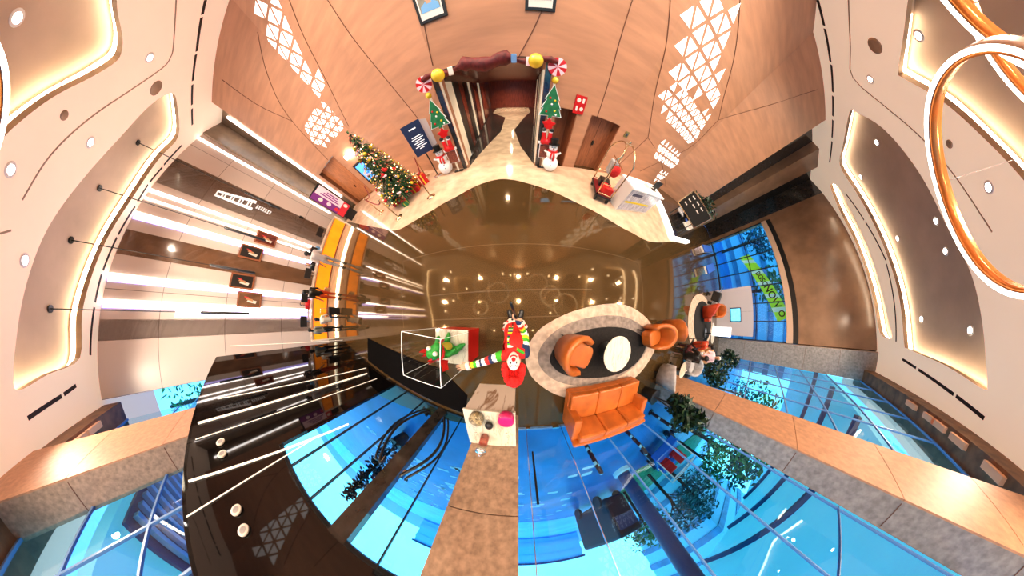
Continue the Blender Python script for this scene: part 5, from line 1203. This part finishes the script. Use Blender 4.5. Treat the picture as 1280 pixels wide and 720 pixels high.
def bag(label, loc, d, mat, rz, kind='box', nm='suitcase', cat='bag'):
    th = thing(nm, label, cat, (bc.matrix_basis @ Vector(loc)), bc.rotation_euler.z + rz, 'bags on the luggage cart')
    MB().box((0, 0, d[2] / 2), d).build('shell', mat, th, bevel=.035)
    MB().tube([(-.07, 0, d[2]), (-.06, 0, d[2] + .06), (.06, 0, d[2] + .06), (.07, 0, d[2])], .012, 6).build('handle', M['black'], th)
    MB().box((0, -d[1] / 2 - .004, d[2] * .55), (d[0] * .3, .008, d[2] * .3)).build('tag_patch', M['white'] if mat is not M['black'] else M['grey'], th)
bag('bright red suitcase with white patch lying on the cart', (-.28, -.05, .245), (.42, .34, .26), M['red'], .1)
bag('black suitcase with pale piping on the cart next to the red one', (.25, -.06, .245), (.44, .36, .22), M['black'], -.1)
hb_ = thing('hanging_bag', 'red cloth bag hanging from the cart rail', 'bag', bc.matrix_basis @ Vector((-.22, 0, .82))); MB().ball((0, 0, .15), .17, sc=(1, .6, 1.1)).build('pouch', M['redm'], hb_, True); MB().tube([(-.08, 0, .28), (0, 0, .385), (.08, 0, .28)], .01, 6).build('strap', M['redrope'], hb_)
bag('grey hard case hung upright near the top of the cart', (.15, 0, .75), (.34, .22, .42), M['grey'], .0)
bd = thing('bell_desk', 'white bell desk with veined grey marble front and yellow stripe beside the luggage cart', 'desk', (3.35, 3.82, .004))
d0, d1 = Vector((0, 0)), Vector((1.9, .62)); dd = (d1 - d0).normalized(); dn = Vector((-dd.y, dd.x))
MB().prism([d0, d1, d1 + dn * .6, d0 + dn * .6], 0, .90).build('body', M['white'], bd)
MB().slab(d0 + dd * .03, d1 - dd * .03, .06, .86, .012, 0, -1).build('front_panel', M['marble_b'], bd); MB().slab(d0 + dd * .1, d1 - dd * .35, .36, .43, .02, 0, -1).build('yellow_stripe', M['yellow'], bd)
MB().slab(d0 + dd * .2, d0 + dd * .75, .66, .76, .018, 0, -1).build('dark_plate', M['navy'], bd); MB().prism([d0 - dn * .06 - dd * .04, d1 - dn * .06 + dd * .04, d1 + dn * .64, d0 + dn * .64], .90, .95).build('top', M['whitew'], bd)
dp = bd.location
mo = thing('desk_monitor', 'black monitor standing on the bell desk', 'monitor', (dp.x + 1.35, dp.y + .72, .957), R(200)); MB().box((0, 0, .22), (.44, .03, .28)).build('screen', M['black'], mo, bevel=.008); MB().box((0, .02, .05), (.05, .04, .12)).build('neck', M['black'], mo); MB().box((0, 0, .008), (.22, .16, .016)).build('base', M['black'], mo)
ph = thing('desk_telephone', 'white desk telephone on the bell desk', 'telephone', (dp.x + .9, dp.y + .60, .957), R(20)); MB().box((0, 0, .03), (.2, .18, .05)).build('body', M['white'], ph, bevel=.01); MB().tube([(-.05, -.09, .075), (-.05, .09, .075)], .022, 8).build('handset', M['white'], ph, True)
# ---- dark display bay with lit edge
pf = [(7.15, 3.85), (7.55, 6.5), (11.8, 8.2), (12.6, 6.4), (9.6, 4.45)]
struct(MB().prism(pf, .004, .06).build('trim_%d' % t, M['granite_d'])); t += 1
le = MB(); le.slab(pf[0], pf[1], .004, .14, .10, 0, 1); le.slab(pf[0], pf[4], .004, .14, .10, 0, -1); tag(le.build('edge_light', pm('edge_glow', (1, 1, 1), .5, emit=(1, .97, .9), es=5)), 'white glowing light line edging the dark display bay', 'light')
bb = thing('menu_board', 'black framed board with white scribbles on a stand in the dark bay', 'sign', (7.75, 4.85, .06), R(-62)); MB().box((0, 0, 1.28), (1.35, .05, .85)).build('board', M['blackm'], bb)
fm = MB()
for c_, d_ in (((0, 0, 1.72), (1.43, .07, .05)), ((0, 0, .84), (1.43, .07, .05)), ((-.70, 0, 1.28), (.05, .07, .9)), ((.70, 0, 1.28), (.05, .07, .9))): fm.box(c_, d_)
fm.build('frame', M['brass'], bb)
for k in range(7): MB().box((-.45 + .3 * (k % 3), -.028, 1.55 - .22 * (k // 3)), (.18, .004, .05)).build('chalk_mark', M['white'], bb)
for sx_ in (-.5, .5): MB().tube([(sx_, 0, 0), (sx_, 0, .85)], .025, 8).build('leg', M['black'], bb)
def chair(label, x, y, rz, mat, z0=.06, group='small chairs in the dark bay'):
    th = thing('side_chair', label, 'chair', (x, y, z0), rz, group)
    MB().box((0, 0, .44), (.46, .46, .07)).build('seat', mat, th, bevel=.02); MB().box((-.22, 0, .70), (.06, .46, .48), tilt=('Y', R(-8))).build('backrest', mat, th, bevel=.02)
    for dx in (-.19, .19):
        for dy in (-.19, .19): MB().tube([(dx, dy, .42), (dx * 1.1, dy * 1.1, 0)], .016, 6).build('leg', M['black'], th)
chair('white side chair in the dark bay, nearest the black board', 8.5, 4.75, R(200), M['white']); chair('blue side chair in the dark bay', 9.2, 5.25, R(150), M['blue']); chair('grey side chair in the dark bay behind the black board', 8.7, 5.8, R(240), M['grey'])
def shrub(label, x, y, h, rad, mat=None, z0=.004, n=220, ls=.12, group='potted shrubs along the glass', lift=.45):
    th = thing('potted_shrub', label, 'plant', (x, y, z0), 0, group)
    MB().lathe([(rad * .4, 0), (rad * .55, lift * .95), (rad * .6, lift), (rad * .5, lift), (.001, lift * .9)], n=20).build('pot', M['pot'], th, True)
    for k in range(4): a_ = k * 1.7; MB().tube([(0, 0, lift * .9), (cos(a_) * rad * .4, sin(a_) * rad * .4, h * .75)], [.018, .008], 6).build('stem', M['trunk'], th)
    f_ = MB()
    for k in range(4): a_ = k * 1.9; leafcloud(f_, (cos(a_) * rad * .4, sin(a_) * rad * .4, lift + (h - lift) * (.4 + .14 * k)), rad * .75, n // 4, ls)
    f_.build('foliage', mat or M['leaf'], th)
shrub('bushy dark plant at the back of the dark bay', 9.9, 6.35, 1.9, .75, None, .06, 260, .14); shrub('second dark plant in the dark bay beside the right window', 11.55, 6.75, 1.7, .7, None, .06, 240, .14)
# ================================================================= LEFT WALL: PENDANTS, PICTURES, LETTERING
pg = None
for i, (px, py) in enumerate([(172, 178), (124, 235), (88, 300), (62, 386)]):
    p = P(px, py, CZ + (.41 if True else 0)); H = CZ + .41
    lb = 'black rod pendant hanging before the left wall, ' + ['uppermost of the four in the picture', 'second from the top of the picture', 'third from the top of the picture', 'lowest of the four in the picture'][i]
    if pg is None:
        pg = thing('rod_pendant', lb, 'pendant light', (p.x, p.y, 0), 0, 'black rod pendants before the left wall')
        MB().lathe([(.001, H - .04), (.09, H - .04), (.09, H)], n=18).build('ceiling_cup', M['black'], pg); MB().tube([(0, 0, 5.7), (0, 0, H - .03)], .014, 6).build('rod', M['black'], pg)
        MB().lathe([(.001, 3.9), (.045, 3.91), (.05, 3.95), (.05, 5.7), (.03, 5.72), (.001, 5.73)], n=14).build('lamp_tube', M['black'], pg, True)
    else: dup(pg, (p.x, p.y, 0), 0, lb)
ld = (Vector(WLB) - Vector(WLA)).normalized(); lnv = Vector((-ld.y, ld.x)); lnv = lnv if lnv.dot(-Vector(WLA)) > 0 else -lnv
XL, NL = Vector((-lnv.y, lnv.x, 0)), Vector((lnv.x, lnv.y, 0))
for i, (px, py) in enumerate([(333, 299), (314, 316), (303, 352), (312, 375)]):
    p = onwall(px, py, WLA, WLB, .03)
    th = thing('framed_picture', 'small dark framed picture on the left stone wall, ' + ['topmost in the photo', 'second from the top of the photo', 'third from the top of the photo', 'lowest in the photo'][i], 'picture', p, 0, 'framed pictures on the left wall')
    mb = MB(); plate(mb, rect(-.36, -.56, .36, .56), (0, 0, 0), XL, UP, NL, 0, .04); mb.build('frame', M['wood_dark'], th)
    mb = MB(); plate(mb, rect(-.28, -.48, .28, .48), (0, 0, 0), XL, UP, NL, .04, .043); mb.build('picture_ground', [M['redwood'], M['black'], M['black'], M['band']][i], th)
    for k in range(3):
        mb = MB(); plate(mb, [(-.18 + .1 * k, -.30 + .12 * k), (-.05 + .08 * k, -.34 + .2 * k), (.02 + .06 * k, .05 + .1 * k), (-.10 + .1 * k, .12 + .06 * k)], (0, 0, 0), XL, UP, NL, .043, .046 + .001 * k); mb.build('brush_shape', [M['white'], M['tan'], M['posterr']][k], th)
lt = thing('wall_lettering', 'white sign lettering running down the brown granite band of the left wall', 'sign', (0, 0, 0))
for k in range(9):
    p = onwall(273 + 5.4 * k * .98, 242.4 + 1.75 * k, WLA, WLB, .03)
    w_ = .17 + .018 * k; mb = MB()
    for poly in ([(-w_, -.11), (-w_ * .5, -.11), (-w_ * .5, .11), (-w_, .11)], [(w_ * .5, -.11), (w_, -.11), (w_, .11), (w_ * .5, .11)], [(-w_ * .5, (-.03 if k % 2 else .05)), (w_ * .5, (-.03 if k % 2 else .05)), (w_ * .5, (.04 if k % 2 else .11)), (-w_ * .5, (.04 if k % 2 else .11))]):
        plate(mb, poly, p, XL, UP, NL, 0, .03)
    o = mb.build('letter', M['text'], lt)
for k in range(7):
    p = onwall(321.5 + 2.7 * k, 258.6 + 1.25 * k, WLA, WLB, .03); mb = MB(); plate(mb, [(-.10, -.04), (-.02, -.02), (.10, -.05), (.12, .03), (.0, .02), (-.12, .05)], p, XL, UP, NL, 0, .02); mb.build('small_letter', M['text'], lt)
for px, py in ((377, 272), (341, 258)):
    p = onwall(px, py, WLA, WLB, .0); mb = MB(); plate(mb, rect(-.08, -.14, .08, .14), (0, 0, 0), XL, UP, NL, 0, .03); o = mb.build('switch_plate', M['black'], loc=p); tag(o, 'small black switch plate on the pale wall ' + ('beside the end of the reception desk' if px == 377 else 'further up above the desk end'), 'switch')
# ================================================================= RECEPTION DESK
da, db = Vector((-10.0, 5.6)), Vector((-9.5, -.95)); dv_ = (db - da).normalized(); dn_ = Vector((-dv_.y, dv_.x)); dn_ = dn_ if dn_.dot(-da) > 0 else -dn_   # dn_ towards the lobby
sg = 1 if Vector((-dv_.y, dv_.x)).dot(-dn_) > 0 else -1
def dsl(off, z0, z1, th, a_=None, b_=None): return MB().slab((a_ or da) + dn_ * off, (b_ or db) + dn_ * off, z0, z1, th, 0, sg)
rd_ = thing('reception_desk', 'long reception desk with glowing orange onyx front at the left wall', 'desk', (0, 0, 0))
dsl(-.12, 0, 1.18, .55).build('body', M['wood_dark'], rd_)
dsl(0, .06, .46, .10).build('lower_front', M['woodb'], rd_); dsl(.04, .0, .09, .06).build('floor_glow', pm('desk_glow', (1, .9, .7), .5, emit=(1, .86, .6), es=6), rd_)
dsl(-.04, .52, 1.14, .07).build('onyx_front', M['onyx'], rd_)
dsl(.02, 1.18, 1.25, .85).build('worktop', pm('desk_top', (.55, .40, .28), .25, noise=.2, nscale=3), rd_)
dsl(.05, .46, .52, .16).build('ledge', M['wood_dark'], rd_)
for e_ in (da, db): MB().box((*(e_ - dn_ * .35), .62), (.06, .85, 1.24), atan2(dv_.y, dv_.x)).build('end_panel', M['cream'], rd_)
for k in range(5):
    q = da.lerp(db, .14 + .18 * k) - dn_ * .55; mo_ = thing('desk_monitor', 'thin dark monitor on the reception desk, ' + ['nearest the poster end', 'second from the poster end', 'in the middle of the desk', 'second from the black glass end', 'nearest the black glass end'][k], 'monitor', (q.x, q.y, 1.252), atan2(dv_.y, dv_.x), 'monitors on the reception desk')
    MB().box((0, 0, .30), (.52, .03, .32)).build('screen', M['black'], mo_, bevel=.008); MB().box((0, .0, .08), (.05, .03, .15)).build('neck', M['chrome'], mo_); MB().box((0, 0, .008), (.24, .18, .016)).build('base', M['chrome'], mo_)
# ================================================================= PEOPLE
def person(label, x, y, rz, shirt, trousers, hairm=None, h=1.68, pose='stand', group=None, arm=0., z0=.004, carry=None, skirt=False):
    k = h / 1.68; th = thing('person', label, 'person', (x, y, z0), rz, group)
    S = lambda *p: Vector(p) * k
    ms = [M['skin'], shirt, trousers, M['black']]
    sg_ = []
    if pose == 'stand':
        hip, hz = .0, .90
        for s_ in (-1, 1):
            sg_ += [(S(s_ * .095, 0, .90), S(s_ * .10, .02, .49), .092 * k, .068 * k, 2), (S(s_ * .10, .02, .49), S(s_ * .105, -.01, .09), .066 * k, .045 * k, 2), (S(s_ * .105, -.02, .045), S(s_ * .115, .15, .035), .048 * k, .036 * k, 3)]
        T0, T1 = S(0, 0, .95), S(0, -.01, 1.30); N0 = S(0, 0, 1.44); Hc = S(0, .03, 1.56)
        hands = [S(s_ * (.25 if not (arm and s_ > 0) else .20), .12 + (.25 if arm and s_ > 0 else .02), .80 + (.22 if arm and s_ > 0 else 0)) for s_ in (-1, 1)]; elb = [S(s_ * .245, -.03, 1.08) for s_ in (-1, 1)]
    else:
        for s_ in (-1, 1):
            sg_ += [(S(s_ * .10, .05, .50), S(s_ * .12, .46, .50), .092 * k, .07 * k, 2), (S(s_ * .12, .46, .50), S(s_ * .12, .46, .09), .066 * k, .045 * k, 2), (S(s_ * .12, .44, .045), S(s_ * .13, .61, .035), .048 * k, .036 * k, 3)]
        T0, T1 = S(0, 0, .55), S(0, -.04, .90); N0 = S(0, -.01, 1.05); Hc = S(0, .04, 1.17)
        hands = [S(s_ * .12, .36, .62) for s_ in (-1, 1)]; elb = [S(s_ * .25, .06, .72) for s_ in (-1, 1)]
    sg_ += [(T0, T1, .135 * k, .15 * k, 1), (T1 + S(-.10, 0, .07), T1 + S(.10, 0, .07), .075 * k, .075 * k, 1), (T1, N0, .10 * k, .06 * k, 1), (N0, Hc, .05 * k, .05 * k, 0), (Hc - S(0, 0, .045), Hc + S(0, 0, .045), .075 * k, .088 * k, 0), (Hc + S(0, .08, -.02), Hc + S(0, .095, -.03), .018 * k, .014 * k, 0)]
    for i, s_ in enumerate((-1, 1)):
        sh_ = T1 + S(s_ * .19, 0, .07); sg_ += [(sh_, elb[i], .055 * k, .045 * k, 1), (elb[i], hands[i], .042 * k, .03 * k, 0)]
        d_ = (hands[i] - elb[i]).normalized(); sg_ += [(hands[i], hands[i] + d_ * .08 * k, .034 * k, .024 * k, 0), (hands[i], hands[i] + d_ * .04 * k + S(-s_ * .05, 0, 0), .016 * k, .011 * k, 0)]
    blob('body', sg_, ms, th, .022 * k, 2)
    hb = MB(); hb.ball(Hc + S(0, -.022, .05), .100 * k, sc=(.95, 1.0, .92), n=14)
    if hairm is None: hb.ball(Hc + S(0, -.075, -.06), .07 * k, sc=(1.1, .5, 1.3), n=10)
    hb.build('hair', hairm or M['hair'], th, True)
    for s_ in (-1, 1): MB().ball(Hc + S(s_ * .032, .082, .015), .012 * k, n=8).build('eye', M['hair'], th)
    if skirt: MB().lathe([(.15 * k, .98 * k), (.21 * k, .60 * k), (.20 * k, .60 * k), (.14 * k, .97 * k)], n=20).build('skirt', trousers, th, True)
    if carry: MB().box(S(.30, .1, .62), (.12 * k, .34 * k, .28 * k)).build('carried_bag', carry, th, bevel=.03)
    return th
fx = lambda t_, off: da.lerp(db, t_) + dn_ * off
rzL = atan2(-dn_.y, -dn_.x) - pi / 2
q = fx(.42, .60); person('tall guest in pale grey clothes standing at the reception desk', q.x, q.y, rzL, M['greyl'], M['grey'], None, 2.0, arm=1)
q = fx(.68, .62); person('guest in dark top and reddish trousers standing at the reception desk', q.x, q.y, rzL + .3, M['black'], M['leather_r'], None, 1.75, carry=M['tan'])
q = fx(.86, .75); person('guest in white top crouched over a bag at the black glass end of the desk', q.x, q.y, rzL - .6, M['white'], M['navy'], None, 1.55, pose='sit', arm=1)
q = fx(.93, .95); person('guest in olive top at the very end of the desk near the black glass', q.x, q.y, rzL - .9, M['photo_bg'], M['black'], None, 1.5)
q = fx(.40, -1.2); person('receptionist in black suit behind the desk beside the tall guest', q.x, q.y, rzL + pi, M['black'], M['black'], None, 1.72)
q = fx(.26, -1.2); person('receptionist in light blue shirt behind the desk', q.x, q.y, rzL + pi, M['bluel'], M['black'], None, 1.72)
q = fx(.72, -1.1); person('receptionist with red scarf colours behind the desk near the light strips', q.x, q.y, rzL + pi, M['red'], M['black'], None, 1.70)
st_ = thing('suitcase', 'small dark cabin case standing at the black glass end of the desk', 'bag', (*fx(.80, .8), .004), rzL); MB().box((0, 0, .32), (.36, .22, .56)).build('shell', M['black'], st_, bevel=.03); MB().tube([(-.1, 0, .60), (-.1, 0, .95), (.1, 0, .95), (.1, 0, .60)], .012, 6).build('handle', M['chrome'], st_)
for dx in (-.13, .13): MB().ball((dx, 0, .025), .025, n=8).build('wheel', M['black'], st_)
# ================================================================= RIGHT LOUNGE
rg = thing('round_rug', 'second rug with beige border and black core at the right', 'rug', (0, 0, 0))
def ell(cx, cy, a_, b_, n=40, rot=0): return [(cx + a_ * cos(2 * pi * k / n) * cos(rot) - b_ * sin(2 * pi * k / n) * sin(rot), cy + a_ * cos(2 * pi * k / n) * sin(rot) + b_ * sin(2 * pi * k / n) * cos(rot)) for k in range(n)]
RC = (10.1, -.15)
MB().prism(ell(*RC, 2.7, 1.55), .004, .016).build('border', M['rug_o'], rg); MB().prism(ell(RC[0] + .25, RC[1], 2.1, 1.2), .016, .022).build('core', M['rug_i'], rg)
armchair('dark red leather tub armchair on the second rug', 9.9, .35, R(-80), M['leather_r'], .95, .95)
armchair('tan leather tub armchair behind the red one at the far end of the second rug', 12.2, .55, R(190), M['leather'], .85, .95)
round_table('round white marble table on the second rug', 10.7, -.75, .48, .55)
p = P(854, 463, .52); round_table('small round pale table beside the seated people', p.x, p.y, .52, .30)
# grey tub chair at the foot of the pillar
armchair('pale grey fabric tub chair at the foot of the right stone pillar', 4.92, -1.86, R(25), M['grey'], .85, .80)
armchair('pale grey fabric tub chair beyond the small round table', 7.3, -1.95, R(170), M['grey'], .8, .78)
armchair('square looking tan fabric chair behind the seated people', 8.8, -1.65, R(180), M['tan'], .85, .85)
person('seated person in black and maroon clothes at the small round table', 6.05, -1.25, R(-70), M['black'], pm('maroon', (.10, .015, .02), .7), None, 1.62, pose='sit')
person('seated person in striped dark red top leaning towards the table', 6.9, -.95, R(-150), M['leather_r'], M['black'], None, 1.62, pose='sit')
person('seated person with pale hat in the tan chair', 8.6, -1.65, R(85), M['posterp'], M['greyl'], M['white'], 1.68, pose='sit')
for i, (x, y, rz_) in enumerate(((6.05, -1.2, -70), (6.9, -.95, -150))):
    st_ = thing('bentwood_chair', ['thin black metal chair under the person in black and maroon', 'thin black metal chair under the person in striped red'][i], 'chair', (x, y, .004), R(rz_))
    MB().box((0, .08, .39), (.42, .42, .03)).build('seat', M['black'], st_, bevel=.01)
    for dx in (-.19, .19):
        for dy in (-.1, .26): MB().tube([(dx, dy, .38), (dx * 1.15, dy * 1.1, 0)], .014, 6).build('leg', M['black'], st_)
    MB().tube([(-.19, -.13, .38), (-.19, -.2, .80), (.19, -.2, .80), (.19, -.13, .38)], .014, 6).build('backrest', M['black'], st_)
cf_ = thing('coffee_cup', 'white coffee cup on the small round table', 'cup', (p.x + .06, p.y, .5505)); MB().lathe([(.025, 0), (.04, .06), (.036, .06), (.022, .006), (.001, .005)], n=18).build('bowl', M['white'], cf_, True); MB().tube([(.038, 0, .05), (.06, 0, .04), (.035, 0, .02)], .005, 6).build('handle', M['white'], cf_)
# shrubs along the glass
shrub('glossy dark shrub in a pot between the sofa and the right pillar', 4.25, -2.4, 2.0, .45, None, .004, 560, .12)
shrub('dark potted shrub inside the right window, nearest the stone pillar', 8.2, -2.3, 1.7, .5, None, .004, 380, .12); shrub('dark potted shrub inside the right window, middle one', 10.4, -2.3, 1.6, .5, None, .004, 200, .12); shrub('dark potted shrub inside the right window, towards the corner', 12.8, -2.3, 1.9, .5, None, .004, 320, .15)
# partition with monitor, standee and display
pa = thing('display_partition', 'light grey freestanding partition with a screen at the right', 'partition', (14.6, .55, .004), R(92)); MB().box((0, 0, 1.25), (3.2, .12, 2.5)).build('panel', M['greyl'], pa); MB().box((-.2, .075, 1.35), (.95, .04, .75)).build('screen_frame', M['navy'], pa, bevel=.02); MB().box((-.2, .098, 1.35), (.82, .01, .62)).build('screen_picture', M['screenc'], pa)
for x_ in (-1.2, 1.2): MB().box((x_, 0, .02), (.3, .5, .04)).build('foot', M['black'], pa)
MB().box((0, .066, 1.25), (.02, .01, 2.4)).build('panel_joint', M['grey'], pa)
wb_ = thing('white_totem', 'bright white totem display standing before the grey partition', 'display', (13.0, -.75, .004), R(90)); MB().box((0, 0, .6), (.6, .2, 1.2)).build('body', pm('totem_white', (1, 1, 1), .5, emit=(.9, .95, 1), es=1.2), wb_, bevel=.02); MB().box((0, 0, .03), (1.1, .4, .06)).build('base', M['greyl'], wb_)
bt_ = thing('stroller', 'black stroller folded beside the second rug', 'stroller', (11.6, 1.35, .004)); MB().box((0, 0, .55), (.45, .6, .5), tilt=('X', R(25))).build('seat', M['black'], bt_, bevel=.05); MB().tube([(-.2, -.3, .2), (-.2, .5, 1.0), (.2, .5, 1.0), (.2, -.3, .2)], .018, 6).build('frame', M['chrome'], bt_)
for dx in (-.22, .22):
    for dy in (-.3, .25): w_ = MB(); w_.lathe([(.001, -.02), (.1, -.02), (.1, .02), (.001, .02)], n=14); w_.v = [(z + dx, x_ + dy, y_ + .1) for x_, y_, z in w_.v]; w_.build('wheel', M['black'], bt_)
rnd = random.Random(9)
for i, (x, y, sm, tm) in enumerate(((15.9, -.4, M['navy'], M['black']), (16.0, .3, M['white'], M['navy']), (15.9, .95, M['posterp'], M['black']), (16.0, 1.6, M['blue'], M['grey']))):
    person('bystander behind the grey partition, ' + ['nearest the corner pillar, in navy', 'in a white top', 'in a pink top', 'in a blue top, furthest from the pillar'][i], x, y, R(90 + 40 * i), sm, tm, None, 2.7 if False else 1.72, group='people standing behind the partition')
# added blue benches standing in for the blue-lit glossy floor before the right window
for k, (x, y, l_, rz_) in enumerate(((13.0, 4.9, 3.2, 17), (12.2, 3.3, 3.0, 17))):
    b_ = thing('display_bench', 'long low bench with blue cushions by the right window, ' + ['nearer the window', 'nearer the lobby'][k], 'bench', (x, y, .004), R(rz_)); MB().box((0, 0, .40), (l_, .5, .08)).build('cushion', M['blue'], b_, bevel=.02)
    MB().box((0, 0, .30), (l_, .46, .10)).build('frame', M['white'], b_)
    for dx in (-l_ / 2 + .2, l_ / 2 - .2): MB().box((dx, 0, .125), (.08, .42, .25)).build('leg', M['chrome'], b_)
# ================================================================= LIGHT
w = bpy.data.worlds.new('world'); SC.world = w; w.use_nodes = True; nt = w.node_tree; bg = nt.nodes['Background']
tc = nt.nodes.new('ShaderNodeTexCoord'); sp = nt.nodes.new('ShaderNodeSeparateXYZ'); rp = nt.nodes.new('ShaderNodeValToRGB')
nt.links.new(tc.outputs['Generated'], sp.inputs[0]); nt.links.new(sp.outputs['Z'], rp.inputs[0]); nt.links.new(rp.outputs[0], bg.inputs[0])
rp.color_ramp.elements[0].position = 0.; rp.color_ramp.elements[0].color = (.20, .78, .95, 1); rp.color_ramp.elements[1].position = .7; rp.color_ramp.elements[1].color = (.10, .40, .95, 1)
bg.inputs[1].default_value = 2.8
def spot(loc, power, ang=130, rad=.08, col=(1, .84, .66), blend=.8):
    l = bpy.data.lights.new('spot', 'SPOT'); l.energy = power; l.spot_size = R(ang); l.spot_blend = blend; l.shadow_soft_size = rad; l.color = col
    o = bpy.data.objects.new('spot', l); C.objects.link(o); o.location = loc; return o
n_ = 0
for x in (-9, -4.5, 0, 4.5, 9, 13.5):
    for y in (-1, 2.2, 5.0):
        spot((x, y, CZ - .05), 850, 150); n_ += 1
for y, e_ in ((8, 60), (12, 90), (17, 120), (23, 160)): spot((-.7, y, 3.0), e_ * 7, 160)  # spots added to brighten the corridor, no fittings modelled
SC.view_settings.view_transform = 'Standard'; SC.view_settings.look = 'None'
SC.view_settings.exposure = 0; SC.view_settings.gamma = .92
SC.cycles.use_denoising = True
SC.cycles.max_bounces = 10; SC.cycles.glossy_bounces = 4; SC.cycles.transparent_max_bounces = 16; SC.cycles.diffuse_bounces = 4
SC.cycles.sample_clamp_indirect = 6
